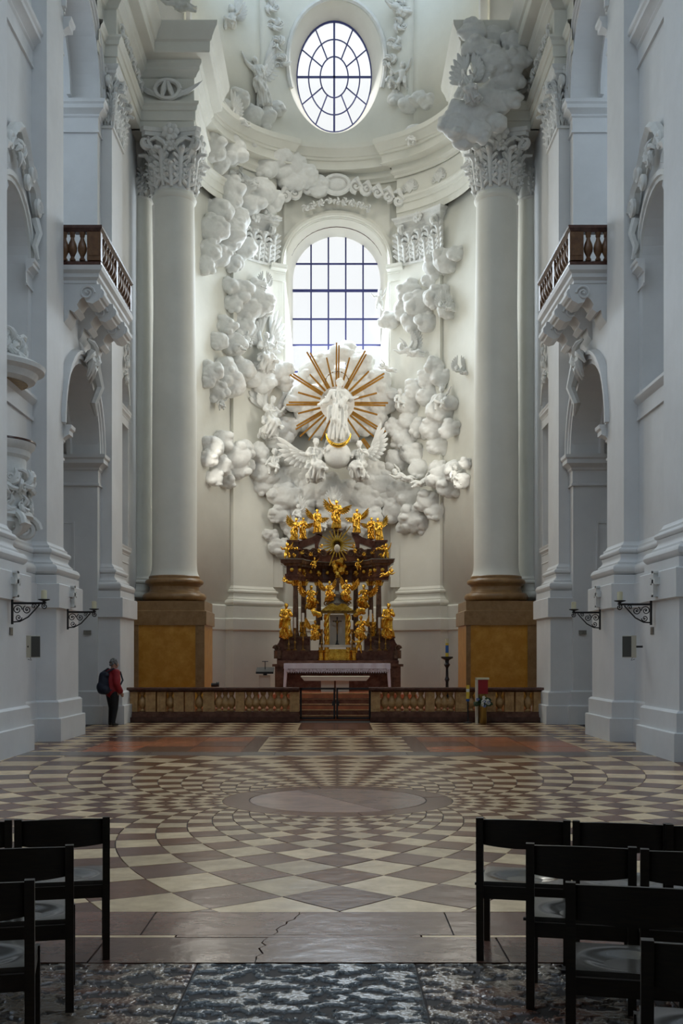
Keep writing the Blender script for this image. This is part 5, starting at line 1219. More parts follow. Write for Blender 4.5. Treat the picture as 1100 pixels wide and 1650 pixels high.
for px in (517, 569):
    MB().lathe([(.08, 0), (.06, .1), (.05, .5), (.05, .95), (.08, 1.0)], tx(px), TD+.25, 10, tz(1040)).build('side_pillar', 'brown_marble', tb)
hb('top_ledge', 515, 573, 984, 988, TD-.1, TD+.5, 'gold_dark', tb, TD)
hb('lower_ledge', 513, 575, 1039, 1043, TD-.08, TD+.55, 'cream', tb, TD)
gb = MB().prism([(tx(a), TD, tz(b)) for a, b in ((517, 984), (570, 984), (562, 978), (556, 973), (543, 971), (531, 973), (524, 978))], (0, .4, 0)).build('gable', 'gold', tb, smooth=False)
MB().lathe([(.30, 0), (.33, .08), (.24, .16), (.20, .26), (.26, .34), (.28, .38), (.12, .40), (.06, .50)], AXC, TD+.3, 20, tz(976)).build('crown_dome', 'grey_marble', tb, ang=30)
for k in range(8):
    a = 2*pi*k/8; b_ = MB().spiral((AXC+.36*cos(a), TD+.3+.2*sin(a), tz(972)), (1, 0, 0), (0, 0, 1), .09, 1.3, .03, .015, n=12, seg=5); b_.build('scroll', 'gold_dark', tb)
MB().box(tx(539.5), tx(546.5), TD+.5, TD+.7, tz(958), tz(930)).build('shrine_shaft', 'brown_marble', tb, smooth=False)
cx_ = thing('crucifix', 'dark crucifix standing in the pale niche of the tabernacle', 'crucifix', (AXC, TD+.05, tz(1041)))
cm_ = MB(); cm_.box(AXC-.02, AXC+.02, TD+.03, TD+.07, tz(1036), tz(994)); cm_.box(AXC-.145, AXC+.145, TD+.03, TD+.07, tz(1002), tz(1000)); cm_.build('cross', 'iron', cx_, smooth=False)
MB().lathe([(.10, 0), (.10, .03), (.06, .06), (.03, .12), (.03, .18)], AXC, TD+.05, 12, tz(1041)).build('foot', 'iron', cx_)
fb = MB(); fb.caps((AXC, TD, tz(1003)), (AXC, TD, tz(1013)), .035, .025, 8); fb.caps((AXC, TD, tz(1013)), (AXC+.01, TD, tz(1022)), .028, .015, 8); fb.caps((AXC-.12, TD+.01, tz(1000)), (AXC, TD, tz(1004)), .012, .018, 6); fb.caps((AXC+.12, TD+.01, tz(1000)), (AXC, TD, tz(1004)), .012, .018, 6); fb.ball((AXC, TD-.01, tz(1000)), .03, 8, 6)
obj('corpus', remesh(fb, 'corpus', .008, 1), 'gold_dark', cx_)
# golden figures
GG = 'golden statues of the high altar'
G_ = lambda kind, label, cat, px, py, D, h, **k: figure(kind, label, cat, px, py, D, h*1.06, m='gold', group=GG, wscale=.66, **k)
G_('raise', 'topmost golden angel on the centre pedestal of the altar', 'angel', 542, 852, 36.15, 43, wings=((1, -.35), (-1, .1)))
G_('stand', 'golden angel on the left inner gable cap, one wing raised', 'angel', 511, 860, 35.85, 37, wings=((-1, .05), (1, -.7)), rz=.3)
G_('stand', 'golden angel on the right inner gable cap, one wing raised', 'angel', 575, 860, 35.85, 37, wings=((1, .05), (-1, -.7)), rz=-.3, mirror=False)
G_('raise', 'outermost left golden angel on top of the altar, leaning outward', 'angel', 473, 873, 35.5, 36, wings=((-1, .2),), tilt=.12)
G_('pray', 'golden angel second from the left on top of the altar', 'angel', 488, 869, 35.75, 33, wings=((1, -.5),), rz=.2)
G_('pray', 'golden angel second from the right on top of the altar', 'angel', 598, 869, 35.75, 33, wings=((-1, -.5),), rz=-.2)
G_('stand', 'outermost right golden angel on top of the altar, wing spread outward', 'angel', 612, 873, 35.5, 36, wings=((1, .2),), tilt=-.1)
G_('saint', 'large golden saint standing left of the altar columns', 'saint', 460, 1027, 35.05, 51, rz=.2)
G_('saint', 'large golden saint standing right of the altar columns', 'saint', 625, 1027, 35.05, 51, rz=-.2, mirror=False)
G_('kneel', 'golden angel seated high between the left altar columns', 'angel', 500, 981, 35.5, 36, wings=((-1, .2),), rz=.6)
G_('kneel', 'golden angel seated high between the right altar columns', 'angel', 587, 980, 35.5, 36, wings=((1, .0),), rz=-.6)
G_('kneel', 'golden angel bowing over the tabernacle crown from the left', 'angel', 530, 968, 35.25, 30, wings=((-1, .1), (1, .3)), rz=.5)
G_('kneel', 'golden angel bowing over the tabernacle crown from the right', 'angel', 559, 968, 35.25, 32, wings=((1, .1), (-1, .4)), rz=-.5)
G_('kneel', 'golden angel kneeling low at the left flank of the tabernacle', 'angel', 507, 1031, 35.15, 30, wings=((-1, .3),), rz=.4)
G_('kneel', 'golden angel with dark wing reaching up at the right flank of the tabernacle', 'angel', 582, 1030, 35.15, 36, wings=((1, .4),), rz=-.4)
G_('stand', 'small golden figure behind the left candles', 'statue', 488, 1027, 35.5, 28)
G_('stand', 'small golden figure behind the right candles', 'statue', 601, 1027, 35.5, 28)
G_('putto', 'golden putto clambering under the right flank angel', 'putto', 578, 1052, 35.0, 26)
G_('putto', 'golden putto waving at the outer left end of the attic', 'putto', 462, 904, 35.1, 28, rz=.3)
G_('putto', 'golden putto waving at the outer right end of the attic', 'putto', 622, 903, 35.1, 26, rz=-.3)
G_('sit', 'golden putto sitting on the left cornice of the altar', 'putto', 506, 918, 35.6, 19)
G_('sit', 'golden putto sitting on the right cornice of the altar', 'putto', 577, 920, 35.6, 19, rz=.4)
G_('fly', 'golden putto hanging below the left end of the altar entablature', 'putto', 464, 945, 35.0, 17, rz=.4)
G_('fly', 'golden putto flying out below the right end of the altar entablature', 'putto', 622, 934, 35.0, 20, mirror=True)
# golden cloud with cherubs at the centre of the cornice, and two side clouds
def gold_cloud(label, lobes, seed, D):
    rg = random.Random(seed); mb = MB()
    for px, py, rp in lobes:
        c = P(px, py, D-rg.uniform(0, .1)); r = rp*D/F; lobe(mb, c, r, 2, rg, .8)
        for k in range(5): a = rg.uniform(0, 2*pi); lobe(mb, (c.x+cos(a)*r*.8, c.y-.03, c.z+sin(a)*r*.8), r*.45, 2, rg, .8)
    o = obj('gilded_cloud', remesh(mb, 'gilded_cloud', .02, 1), 'gold'); tag(o, label, 'cloud', 'small gilded clouds on the altar')
gold_cloud('gilded cloud of cherubs at the centre of the altar cornice', [(538, 908, 5), (548, 905, 6), (553, 912, 5), (540, 918, 6), (549, 921, 6), (544, 927, 5)], 1, 36.1)
gold_cloud('gilded cloud left of the tabernacle ledge', [(508, 988, 5), (513, 990, 5), (505, 984, 4), (517, 989, 3)], 2, 35.2)
gold_cloud('gilded cloud right of the tabernacle ledge', [(577, 986, 5), (583, 983, 5), (573, 990, 4), (586, 988, 3)], 3, 35.2)
sb = thing('golden_sunburst', 'small golden sunburst with a pale dove at the top of the altar', 'sunburst', tuple(P(543, 877, 35.7)))
MB().ball(P(543, 884, 35.66), (.10, .06, .14), 10, 8).build('dove', 'cream', sb)
for k in range(22):
    a = 2*pi*k/22+.08; L = (.46 if k % 3 else .68)*(1.1 if k % 2 else .9); c = P(543, 877, 35.7); u = V((cos(a), 0, sin(a))); n_ = V((-sin(a), 0, cos(a)))
    MB().prism([c+u*.08-n_*.03, c+u*L-n_*.014, c+u*L+n_*.014, c+u*.08+n_*.03], (0, .04, 0)).build('ray', 'gold', sb, smooth=False)
# candles on the altar
CANDS = [(465, 1021, 1008, 'outermost left'), (475, 1012, 995, 'second left'), (488, 1002, 988, 'third left'), (518, 1014, 1000, 'left tabernacle-side'), (567, 1014, 1000, 'right tabernacle-side'), (597, 1002, 983, 'third right'), (611, 1012, 995, 'second right'), (621, 1020, 1004, 'outermost right')]
for px, y0, y1, nm in CANDS:
    D = 34.98; x = (px-PX)*D/F; zb_ = hz(1048, D); zc = hz(y0, D)
    t = thing('altar_candle', nm+' tall white candle on a dark candlestick, high altar', 'candle', (x, D, zb_), 'candles on the high altar'); h = zc-zb_
    MB().lathe([(.08, 0), (.08, .02), (.03, .05), (.02, h*.3), (.045, h*.36), (.02, h*.42), (.018, h*.75), (.04, h*.8), (.018, h*.86), (.05, h*.97), (.055, h)], x, D, 12, zb_).build('candlestick', 'gold_dark', t)
    MB().lathe([(.042, 0), (.040, hz(y1, D)-zc), (.005, hz(y1, D)-zc+.01)], x, D, 10, zc).build('candle_body', 'wax_white', t)
# ------------------------------------------------------------------ communion rail
BD = 29.35
def bx(px, D=BD): return (px-PX)*D/F
BAL_RAIL = baluster_mesh('rail_baluster', 1.35, 0.52, 'tan_stone')
def rail_half(s):
    side = 'left' if s < 0 else 'right'
    t = thing('balustrade', 'tan marble communion rail with dark top, '+side+' of the gate', 'balustrade', (s*3.3, BD, 0))
    q = lambda px: (px-PX) if s > 0 else -(px-PX)
    x0, x1 = (bx(203), bx(482)) if s < 0 else (bx(597), bx(880))
    MB().box(x0-.02, x1+.02, BD-.42, BD+.30, 0, .13).build('step', 'rail_dark', t, smooth=False)
    br = MB().box(x0, x1, BD-.24, BD+.22, .13, .20).box(x0, x1, BD-.20, BD+.2, .20, .27); br.build('base', 'red_marble', t, smooth=False)
    rl = MB().sweep([(x1, BD+.2, 0), (x0, BD+.2, 0), (x0, BD-.2, 0), (x1, BD-.2, 0)], [(-.2, .80), (-.02, .80), (0, .83), (.05, .85), (.05, .90), (.03, .92), (-.2, .92)]).box(x0+.1, x1, BD-.15, BD+.15, .80, .918)
    rl.build('hand_rail', 'rail_dark', t, smooth=False)
    if s < 0:
        posts = [(203, 223), (236, 252), (255, 268), (281, 297), (300, 313), (328, 346), (380, 394), (467, 482)]; bals = [229.5, 274.5, 321, 353, 363, 373, 401, 412, 424, 436, 448, 459]
    else:
        posts = [(597, 612), (685, 699), (733, 752), (766, 780), (783, 797), (812, 826), (829, 842), (858, 879)]; bals = [620, 631, 642, 654, 666, 678, 706, 716, 726, 759, 804.5, 850]
    for a, b in posts:
        p = MB().box(bx(a), bx(b), BD-.16, BD+.16, .27, .80).build('post', 'tan_stone', t, smooth=False); w = .05
        fp = MB(); xa, xb = bx(a)+w, bx(b)-w
        fp.box(xa, xb, BD-.175, BD-.15, .34, .36); fp.box(xa, xb, BD-.175, BD-.15, .71, .73); fp.box(xa, xa+.02, BD-.175, BD-.15, .34, .73); fp.box(xb-.02, xb, BD-.175, BD-.15, .34, .73)
        fp.build('post_moulding', 'tan_stone', p, smooth=False)
    for x in bals: inst('baluster', BAL_RAIL, T(bx(x), BD, .275), t)
for s in (-1, 1): rail_half(s)
for lab, a, b, hp in (('left leaf of the dark metal gate in the communion rail', 483, 540, 536), ('right leaf of the dark metal gate in the communion rail', 541.5, 597, 545)):
    t = thing('gate_leaf', lab, 'gate', (bx((a+b)/2), BD, .02), 'gate leaves of the communion rail'); x0, x1 = bx(a), bx(b)
    MB().box(x0, x1, BD-.03, BD+.03, .86, .91).box(x0, x1, BD-.03, BD+.03, .06, .11).box(x0, x0+.05, BD-.03, BD+.03, .06, .91).box(x1-.05, x1, BD-.03, BD+.03, .06, .91).build('frame', 'iron', t, smooth=False)
    for k in range(3): MB().box(x0+.05, x1-.05, BD-.012, BD+.012, .24+.18*k, .26+.18*k).build('crossbar', 'red_marble', t, smooth=False)
    MB().box(bx(hp)-.02, bx(hp)+.02, BD-.06, BD-.03, .42, .55).build('handle', 'iron', t, smooth=False)
sp = sgroup('stair_choir', 'red marble steps behind the gate', (0, 30, 0))
for k in range(5):
    MB().box(bx(478)-.3, bx(602)+.3, 29.7+.32*k, 33.3, .0, .14*(k+1)).build('step', 'red_marble' if k % 2 else 't_red', sp, smooth=False)
    MB().box(bx(478)-.3, bx(602)+.3, 29.69+.32*k, 29.75+.32*k, .14*(k+1)-.02, .14*(k+1)+.006).build('nosing', 'tan_stone', sp, smooth=False)
# ------------------------------------------------------------------ choir furniture
D = 32.0; x = (427-PX)*D/F
t = thing('lectern', 'stone lectern with a dark slanted desk behind the left rail', 'lectern', (x, D, .3))
MB().box((418-PX)*D/F, (435.5-PX)*D/F, D-.15, D+.15, .3, CH+(PY-1088)*D/F).build('pedestal', 'cream', t, smooth=False)
MB().box((424-PX)*D/F, (430-PX)*D/F, D-.05, D+.05, CH+(PY-1088)*D/F, CH+(PY-1082)*D/F).build('stem', 'iron', t, smooth=False)
z = CH+(PY-1080)*D/F
MB().hexa([((413-PX)*D/F, D-.25, z-.1), ((441-PX)*D/F, D-.25, z-.1), ((441-PX)*D/F, D+.2, z+.03), ((413-PX)*D/F, D+.2, z+.03)], [((413-PX)*D/F, D-.25, z-.04), ((441-PX)*D/F, D-.25, z-.04), ((441-PX)*D/F, D+.2, z+.09), ((413-PX)*D/F, D+.2, z+.09)]).build('desk', 'black', t, smooth=False)
MB().tube([(x, D, z), (x, D, z+.26)], .012, 6).tube([(x-.09, D, z+.26), (x+.09, D, z+.26)], .012, 6).build('microphone', 'iron', t)
D = 31.2; x = (346-PX)*D/F; z0 = .3
t = thing('floor_spotlight', 'small black spotlight behind the left rail, beside the pedestal', 'spotlight', (x, D, z0))
MB().tube([(x, D, z0), (x, D, .86)], .02, 8).lathe([(.14, 0), (.14, .02), (.02, .03)], x, D, 12, z0).build('stand', 'iron', t)
MB().tube([(x-.10, D, .93), (x+.04, D, .93), (x+.06, D, .95), (x+.12, D, .95)], [.06, .06, .075, .075], 12).build('lamp_head', 'black', t)
# paschal candle on its stand
D = 31.0; x = (720-PX)*D/F; zz = lambda py: CH+(PY-py)*D/F
t = thing('paschal_candlestick', 'tall dark candlestick with a painted blue candle beside the right pedestal', 'candlestick', (x, D, .3))
h = zz(1058)-.3
MB().lathe([(.2, 0), (.2, .04), (.08, .1), (.045, .2), (.04, h*.5), (.07, h*.55), (.04, h*.6), (.035, h*.78), (.09, h*.84), (.05, h*.88), (.06, h*.93), (.17, h*.97), (.17, h)], x, D, 16, .3).build('stand', 'iron', t)
for a, b, m in ((1058, 1052, 'yellow'), (1052, 1040, 'blue'), (1040, 1036, 'yellow'), (1036, 1029, 'wax')): MB().lathe([(.045, 0), (.045, zz(b)-zz(a))], x, D, 14, zz(a)).build('candle_section', m, t)
# red-covered stand with flowers, and the small painted candle in front of the right rail
D = 28.55; x = (776.5-PX)*D/F; zz = lambda py: CH+(PY-py)*D/F
t = thing('draped_stand', 'stand with a red cloth cover and white edges in front of the right rail', 'stand', (x, D, 0))
MB().box((769-PX)*D/F, (785-PX)*D/F, D-.10, D+.10, zz(1118), zz(1094)).build('red_cover', 'red', t, smooth=False)
MB().box((766-PX)*D/F, (769-PX)*D/F, D-.11, D+.11, 0, zz(1093)).build('side_post', 'cream', t, smooth=False)
MB().box((766-PX)*D/F, (787-PX)*D/F, D-.12, D+.12, zz(1095), zz(1092)).build('top_board', 'wax', t, smooth=False)
MB().box((771-PX)*D/F, (783-PX)*D/F, D-.10, D+.10, 0, zz(1118)).build('foot', 'brass', t, smooth=False)
fl_t = thing('flower_arrangement', 'bunch of white and blue flowers before the red-covered stand', 'flowers', (x, D-.22, 0))
MB().lathe([(.07, 0), (.09, .05), (.08, zz(1138)*.6), (.11, zz(1138))], x, D-.22, 14).build('vase', 'brass', fl_t)
gm = MB(); rg = random.Random(4)
for k in range(46):
    a = rg.uniform(0, 2*pi); e = rg.uniform(-.5, 1.1); d = V((cos(a)*cos(e)*.23, -abs(sin(a))*cos(e)*.14, sin(e)*.17)); c = V((x, D-.2, zz(1133)))
    gm.tube([c+d*.3, c+d*.8, c+d*1.15], [.012, .03, .004], 5)
gm.build('foliage', 'leaf', fl_t)
for k in range(16):
    a = rg.uniform(0, 2*pi); rr = rg.uniform(.05, .22); c = V((x+cos(a)*rr, D-.32, zz(1132)+sin(a)*rr*.65)); b_ = MB()
    for j in range(5): b_.ball(c+V((.025*cos(j*1.257), 0, .025*sin(j*1.257))), .022, 6, 5)
    b_.build('bloom', 'petal' if k % 3 else 'petal_blue', fl_t)
x2 = (753.5-PX)*D/F
t = thing('painted_candle', 'slim yellow and blue painted candle on an iron stand, beside the red stand', 'candle', (x2, D, 0))
MB().tube([(x2, D, 0.02), (x2, D, zz(1130))], .02, 8).lathe([(.12, 0), (.12, .02), (.03, .04)], x2, D, 14).build('stand', 'iron', t)
for a, b, m in ((1130, 1126, 'blue'), (1126, 1115, 'yellow'), (1115, 1110, 'petal'), (1110, 1104, 'yellow')): MB().lathe([(.045, 0), (.045, zz(b)-zz(a))], x2, D, 14, zz(a)).build('candle_section', m, t)
# ------------------------------------------------------------------ wall sconces, speakers, plaques
def sconce(s, D, label, X=5.74):
    zt = 2.72; t = thing('wall_sconce', label, 'sconce', (s*X, D, zt-.4), 'wrought iron candle sconces'); u = V((-s, 0, 0)); w = V((0, 0, 1)); b = V((s*X, D, zt)); pt = lambda a, z: b+u*a+w*z
    MB().box(*sorted((s*X, s*(X-.035))), D-.02, D+.02, zt-.38, zt+.06).build('back_bar', 'iron', t, smooth=False)
    sm = MB(); sm.tube([pt(.02, 0), pt(.62, 0)], .014, 6)
    sm.tube([pt(.02, -.34), pt(.15, -.33), pt(.30, -.25), pt(.42, -.12), pt(.5, -.03)], .013, 6)
    sm.build('arm', 'iron', t)
    sc = MB(); sc.tube([pt(.0, -.02), pt(.6, -.02)], .006, 4); sc.spiral(pt(.11, -.12), u, w, .085, 1.6, .011, .008, n=20, seg=5); sc.spiral(pt(.13, -.26), u, -w, .06, 1.5, .01, .008, n=18, seg=5); sc.spiral(pt(.28, -.12), u, w, .075, 1.6, .011, .008, n=20, seg=5, start=2); sc.spiral(pt(.4, -.06), u, w, .045, 1.4, .01, .008, n=16, seg=5); sc.spiral(pt(.59, -.06), u, w, .055, 1.5, .012, .009, n=18, seg=5, start=1.5)
    sc.build('scrolls', 'iron', t)
    c = pt(.58, 0); MB().lathe([(.02, 0), (.03, .03), (.10, .05), (.105, .065), (.03, .06)], c.x, c.y, 16, c.z).build('drip_pan', 'iron', t)
    MB().lathe([(.052, .06), (.05, .22), (.03, .225)], c.x, c.y, 14, c.z).lathe([(.004, .22), (.003, .25)], c.x, c.y, 5, c.z).build('candle', 'wax', t)
sconce(-1, 19.25, 'black iron candle sconce on the near left pier'); sconce(-1, 23.25, 'black iron candle sconce on the second left pier')
sconce(1, 19.7, 'black iron candle sconce on the near right pier'); sconce(1, 23.5, 'black iron candle sconce on the second right pier')
def speaker(s, x, D, z, label):
    t = thing('loudspeaker', label, 'loudspeaker', (x, D, z-.22), 'wall loudspeakers'); o = s
    C, N, K, Wc = V((x+s*.02, D-.16, 0)), V((x-s*.13, D-.05, 0)), V((x-s*.02, D+.14, 0)), V((x+s*.14, D-.04, 0)); up = lambda p, h: p+V((0, 0, h))
    MB().hexa([up(p, z-.21) for p in (C, N, K, Wc)], [up(p, z+.21) for p in (C, N, K, Wc)]).build('cabinet', 'spk', t, smooth=False)
    off = V((-s*.11, -.15, 0)).normalized()*.012; a_, b_ = C.lerp(N, .04), C.lerp(N, .96)
    MB().hexa([up(p, z-.195) for p in (a_, b_, b_+off, a_+off)], [up(p, z+.195) for p in (a_, b_, b_+off, a_+off)]).build('grille', 'spk_grille', t, smooth=False)
    MB().tube([(x+s*.05, D+.05, z), (s*5.83, D-.1, z)], .02, 6).build('bracket', 'iron', t)
    MB().tube([(x+s*.08, D, z-.2), (x+s*.05, D, z-.26), (x+s*.12, D, z-.24)], .006, 5).build('cable', 'iron', t)
speaker(-1, (55-PX)*20.72/F, 20.72, CH+(PY-1042)*20.72/F, 'white loudspeaker with dark grille on the near left pier')
speaker(1, (1012-PX)*20.72/F, 20.72, CH+(PY-1042)*20.72/F, 'white loudspeaker with dark grille on the near right pier')
for s, X, D, z, lb in ((-1, 5.81, 19.45, 2.22, 'small grey plaque under the sconce of the near left pier'), (1, 5.81, 19.9, 2.24, 'small grey plaque under the sconce of the near right pier')):
    t = thing('plaque', lb, 'plaque', (s*X, D, z)); MB().box(*sorted((s*(X-.015), s*(X+.0))), D-.09, D+.09, z-.07, z+.07).build('plate', 'plaque', t, smooth=False); MB().box(*sorted((s*(X-.02), s*(X-.014))), D-.07, D+.07, z-.05, z+.05).build('face', 'grey_marble', t, smooth=False)
for s, px, lb in ((-1, 141, 'small grey plaque on the left arch jamb'), (1, 938, 'small grey plaque on the right arch jamb')):
    D = 28.09; x = (px-PX)*D/F; z = CH+(PY-1019)*D/F
    t = thing('plaque', lb, 'plaque', (x, D, z)); MB().box(x-.10, x+.10, D-.03, D-.01, z-.055, z+.055).build('plate', 'plaque', t, smooth=False); MB().box(x-.085, x+.085, D-.034, D-.029, z-.04, z+.04).build('face', 'grey_marble', t, smooth=False)
# small wall hooks on the right bay
hk = MB()
for k, py in enumerate((455, 482, 512, 537)):
    p = P(1056, py, 21.75); hk.tube([(7.0, p.y, p.z), (6.9, p.y, p.z), (6.89, p.y, p.z+.04)], .018, 6)
hk.build('wall_hooks', 'iron', bpy.data.objects['wall_right'])
# ------------------------------------------------------------------ pulpit on the left wall
PD, PXX = 21.3, -6.72
t = thing('pulpit', 'ornate white stucco pulpit body bulging from the near left wall', 'pulpit', (PXX, PD, 3.7))
def ring(r, z, n=24): return [(PXX+r*cos(a), PD+r*.95*sin(a), z) for a in [-.62*pi+1.24*pi*k/n for k in range(n+1)]]
prof = [(.05, 3.70), (.22, 3.74), (.30, 3.85), (.22, 3.96), (.38, 4.08), (.62, 4.22), (.74, 4.36), (.70, 4.46), (.78, 4.50), (.76, 4.58), (.66, 4.64), (.64, 4.72), (.64, 5.62), (.70, 5.68), (.72, 5.78), (.80, 5.86), (.82, 5.93), (.60, 5.95), (.58, 5.4)]
MB().lathe(prof, PXX, PD, 32, 0, -.7*pi, .7*pi).build('body', 'stucco', t, ang=30)
MB().lathe([(.79, 5.935), (.83, 5.94), (.83, 5.97), (.62, 5.97)], PXX, PD, 32, 0, -.7*pi, .7*pi).build('rail_pad', 'rail_dark', t)
for k, a in enumerate((-.9, -.35, .25, .85)):
    b_ = MB(); u = V((-sin(a), cos(a), 0)); o_ = V((cos(a), sin(a), 0)); c = V((PXX, PD, 5.15))+o_*.66; rocaille(b_, c, u, (0, 0, 1), o_, .42, 500+k); rocaille(b_, c+V((0, 0, -.45)), u, (0, 0, 1), o_, .3, 520+k); b_.build('relief', 'stucco', t)
for a in (-.6, .55): 
    b_ = MB(); o_ = V((cos(a), sin(a), 0)); c = V((PXX, PD, 0)); b_.spiral(c+o_*.66+V((0, 0, 4.3)), o_, (0, 0, 1), .26, 1.6, .08, .05); b_.build('console_scroll', 'stucco', t)
t = thing('pulpit_canopy', 'curved white canopy hanging above the pulpit on the near left wall', 'canopy', (PXX, PD, 7.1))
MB().lathe([(.4, 7.16), (.72, 7.12), (.86, 7.18), (.92, 7.3), (1.04, 7.36), (1.06, 7.44), (.96, 7.5), (.74, 7.56), (.5, 7.7), (.34, 7.9), (.3, 8.2), (.0, 8.5)], PXX-.05, PD, 32, 0, -.7*pi, .7*pi).build('roof', 'stucco', t, ang=30)
MB().lathe([(.02, 7.13), (.72, 7.115)], PXX-.05, PD, 24, 0, -.7*pi, .7*pi).build('soffit', 'gold_dark', t)
for k in range(6):
    a = -1.1+.42*k; b_ = MB(); u = V((-sin(a), cos(a), 0)); o_ = V((cos(a), sin(a), 0)); rocaille(b_, V((PXX, PD, 7.75+.12*(k % 2)))+o_*.5, u, (0, 0, 1), o_, .40, 600+k); b_.build('crest', 'stucco', t)
# ------------------------------------------------------------------ chairs
def chair_proto():
    t = thing('chair', 'x', 'chair'); w, d, h, sh = .25, .23, .845, .45; L = .021
    def leg(x, y, z0, z1, name='leg', tx=0, ty=0):
        mb = MB().hexa([(x-L, y-L, z0), (x+L, y-L, z0), (x+L, y+L, z0), (x-L, y+L, z0)], [(x-L+tx, y-L+ty, z1), (x+L+tx, y-L+ty, z1), (x+L+tx, y+L+ty, z1), (x-L+tx, y+L+ty, z1)]); return mb.build(name, 'chair', t, smooth=False)
    for sx in (-1, 1):
        leg(sx*w, -d, 0, h, 'back_post', 0, -.03); leg(sx*w, d, 0, sh-.01)
        MB().box(sx*w-.012, sx*w+.012, -d+L, d-L, sh-.075, sh-.01).build('side_rail', 'chair', t, smooth=False)
    for y in (-d, d): MB().box(-w+L, w-L, y-.012, y+.012, sh-.085, sh-.01).build('apron', 'chair', t, smooth=False)
    n = 14; vs = []
    for i in range(n+1):
        q = -1+2*i/n; x = q*(w-L+.004); b = .045*(1-q*q); up = .010*(1-q*q)
        for y, z in ((-d-.012-b-.018, .685-.012*(1-q*q)), (-d-.012-b-.026, h-.012+up), (-d+.010-b-.026, h-.012+up), (-d+.010-b-.018, .685-.012*(1-q*q))): vs.append((x, y+.012, z))
    fs = [(i*4+k, i*4+(k+1) % 4, i*4+4+(k+1) % 4, i*4+4+k) for i in range(n) for k in range(4)]+[(3, 2, 1, 0), (n*4, n*4+1, n*4+2, n*4+3)]
    MB().add(vs, fs).build('backrest', 'chair', t)
    n = 26; vs = []; fs = []                       # dished plywood seat
    for j in range(n+1):
        for i in range(n+1):
            x = -w+.5*i/n*1.0; y = -d+.02+(2*d)*j/n; r = sqrt((x/.19)**2+((y-.01)/.165)**2)
            vs.append((x, y, sh+.012-(.030*(1-r*r)**1 if r < 1 else 0)-(.004*math.exp(-((r-1)/.12)**2) if r >= 1 else .004)))
    for j in range(n):
        for i in range(n): a = j*(n+1)+i; fs.append((a, a+1, a+n+2, a+n+1))
    vs2 = [(x, y, sh-.012) for x, y, z in vs]; m0 = len(vs)
    rim = [i for i in range(n+1)]+[(j+1)*(n+1)-1 for j in range(1, n+1)]+[n*(n+1)+n-i for i in range(1, n+1)]+[(n-j)*(n+1) for j in range(1, n)]
    mb = MB(); mb.add(vs+vs2, fs+[tuple(m0+q for q in reversed(f)) for f in fs]+[(rim[k], rim[(k+1) % len(rim)], m0+rim[(k+1) % len(rim)], m0+rim[k]) for k in range(len(rim))])
    mb.build('seat', 'seat', t, ang=30)
    MB().box(-w-L-.02, -w-L, -d+.10, -d+.12, sh-.03, sh-.015).build('coupling_hook', 'iron', t, smooth=False)
    return t
CH0 = chair_proto(); first = [True]
def chair(x, y, a, label, back=None):             # (x, y): back post nearest the aisle
    t = CH0 if first[0] else copy_tree(CH0); first[0] = False
    t.location = (x, y, 0); t.rotation_euler = (0, 0, a); t['label'] = label; t['group'] = 'dark wooden chairs set out in rows'
def chair_by_post(px, D, sgn, a, label):          # sgn: -1 when the given post is the left one
    X = (px-PX)*D/F; c = V((X, D, 0))-Matrix.Rotation(a, 3, 'Z') @ V((sgn*.25, -.245, 0)); chair(c.x, c.y, a, label)
RA = -.22
chair_by_post(773, 6.39, -1, RA, 'dark wooden chair at the aisle end of the front right row')
chair_by_post(928, 6.27, -1, RA, 'second dark wooden chair of the front right row')
chair_by_post(1078, 6.14, -1, RA, 'third dark wooden chair of the front right row, cut by the picture edge')
chair_by_post(854, 5.52, -1, RA, 'dark wooden chair at the aisle end of the second right row')
chair_by_post(1038, 5.36, -1, RA, 'second dark wooden chair of the second right row, at the picture edge')
chair_by_post(919, 4.58, -1, RA, 'large dark wooden chair at the aisle end of the third right row')
chair_by_post(1042, 3.66, -1, RA, 'nearest dark wooden chair on the right, only its back showing')
chair_by_post(171, 6.42, 1, -RA, 'dark wooden chair at the aisle end of the front left row')
chair_by_post(14, 6.30, 1, -RA, 'second dark wooden chair of the front left row, mostly outside the picture')
chair_by_post(112, 5.47, 1, -RA, 'dark wooden chair at the aisle end of the second left row')
chair_by_post(48, 4.63, 1, -RA, 'nearest dark wooden chair on the left, cut by the picture edge')
# ------------------------------------------------------------------ the visitor
PDp = 27.45; xp = (181-PX)*PDp/F; kp = 1.70
t = thing('person', 'person in red jacket and dark trousers with navy backpack, looking up at the altar', 'person', (xp, PDp, 0))
pose = dict(pelvis=(0, 0, .53), chest=(0, .005, .71), head=(.0, -.03, .925), ell=(-.15, .02, .63), elr=(.15, .02, .63), hal=(-.13, -.06, .50), har=(.14, -.05, .50), knl=(-.05, -.01, .27), knr=(.06, -.03, .27), ftl=(-.05, .02, .03), ftr=(.08, -.01, .03))
rzp = 2.35                                         # facing away and to the right
Rm = T(xp, PDp, 0) @ RZ(rzp) @ SC(kp)
body = human('person_body', pose, fat=1.08, vox=.009, hair=0, it=2); ob = inst('body', body, Rm, t)
body.materials.append(M['trouser']); body.materials.append(M['skin']); body.materials.append(M['shoe'])
for p_ in body.polygons:
    c = p_.center; p_.material_index = 2 if c.z < .045 else (1 if c.z > .80 or min((c-V(pose['hal'])).length, (c-V(pose['har'])).length) < .055 or (abs(c.x) > .115 and .40 < c.z < .5 and c.y < -.06) else 0)
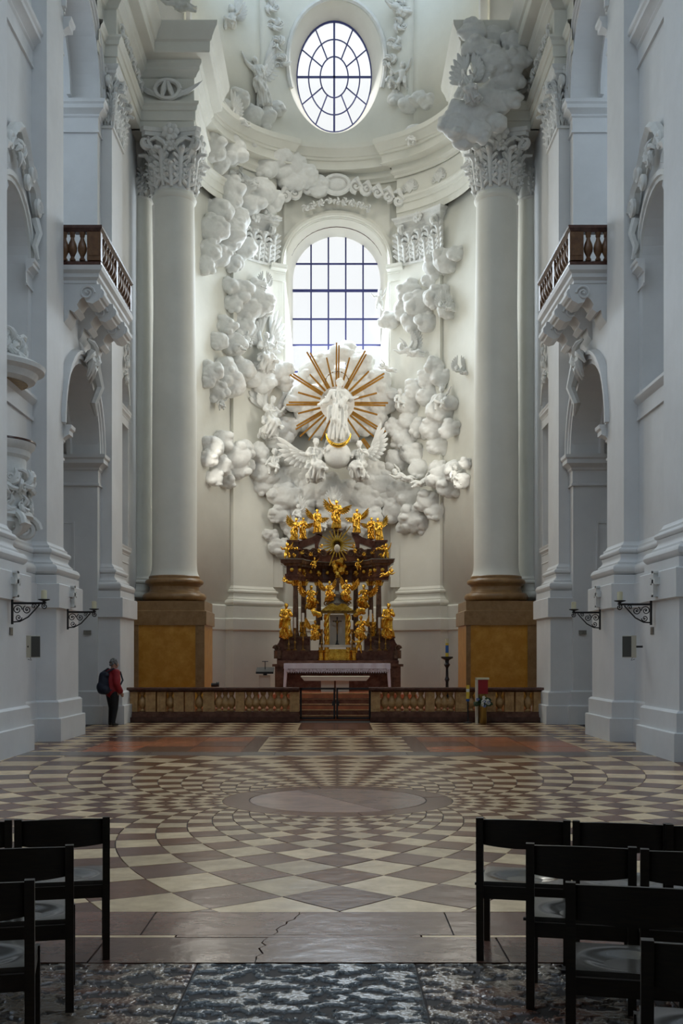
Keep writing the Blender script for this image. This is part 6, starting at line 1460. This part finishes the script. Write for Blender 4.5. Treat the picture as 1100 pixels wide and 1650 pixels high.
# jacket: a closed shell round the trunk and arms
jm = MB(); J = {k: V(v) for k, v in {**DEF, **pose}.items()}
jm.caps(J['pelvis']+V((0, 0, -.0)), J['chest'], .122, .120, 14); jm.caps(J['chest'], J['neck']+V((0, .01, -.01)), .112, .055, 14); jm.caps(J['shl'], J['shr'], .062, .062, 12); jm.lathe([(.06, .78), (.062, .83), (.055, .845)], 0, .005, 14)
for q in 'lr': jm.caps(J['sh'+q], J['el'+q], .062, .052, 12); jm.caps(J['el'+q], J['ha'+q]+(J['el'+q]-J['ha'+q])*.12, .052, .042, 12)
jme = remesh(jm, 'jacket', .010, 2); jme.materials.append(M['jacket'])
for v in jme.vertices:
    if v.co.z > .42: v.co += V((0, 0, 0))+v.normal*.004*sin(40*v.co.z+6*v.co.x)
inst('jacket', jme, Rm, t)
hm = MB(); h = J['head']
for i in range(60):
    rg2 = random.Random(i); a = rg2.uniform(0, 2*pi); e = rg2.uniform(-.5, 1.5); d = V((cos(a)*cos(e), sin(a)*cos(e), sin(e)))
    if d.y < -.45 and d.z < .75: continue
    hm.ball(h+V((d.x*.052, d.y*.060+.006, d.z*.072)), .017, 7, 5)
hme = remesh(hm, 'hair', .006, 2); hme.materials.append(M['hair']); inst('hair', hme, Rm, t)
bk = MB(); bk.caps((0, .155, .56), (0, .145, .74), .085, .075, 14); bk.ball((0, .20, .58), (.075, .06, .085), 12, 8); bk.caps((-.05, .15, .54), (.05, .15, .54), .07, .07); bk.caps((-.045, .14, .76), (.045, .14, .76), .05, .05)
bme = remesh(bk, 'backpack_bag', .009, 2); bme.materials.append(M['navy'])
bp = thing('backpack', 'navy blue backpack worn by the person in the red jacket', 'backpack', (xp, PDp, 1.0)); inst('bag', bme, Rm, bp)
for q in (-1, 1):
    sm = MB().tube([(q*.06, .13, .80), (q*.075, .03, .852), (q*.075, -.09, .80), (q*.085, -.125, .68), (q*.11, -.05, .58), (q*.08, .10, .53)], .014, 6).mesh('strap_'+str(q)); sm.materials.append(M['navy']); inst('strap', sm, Rm, bp)
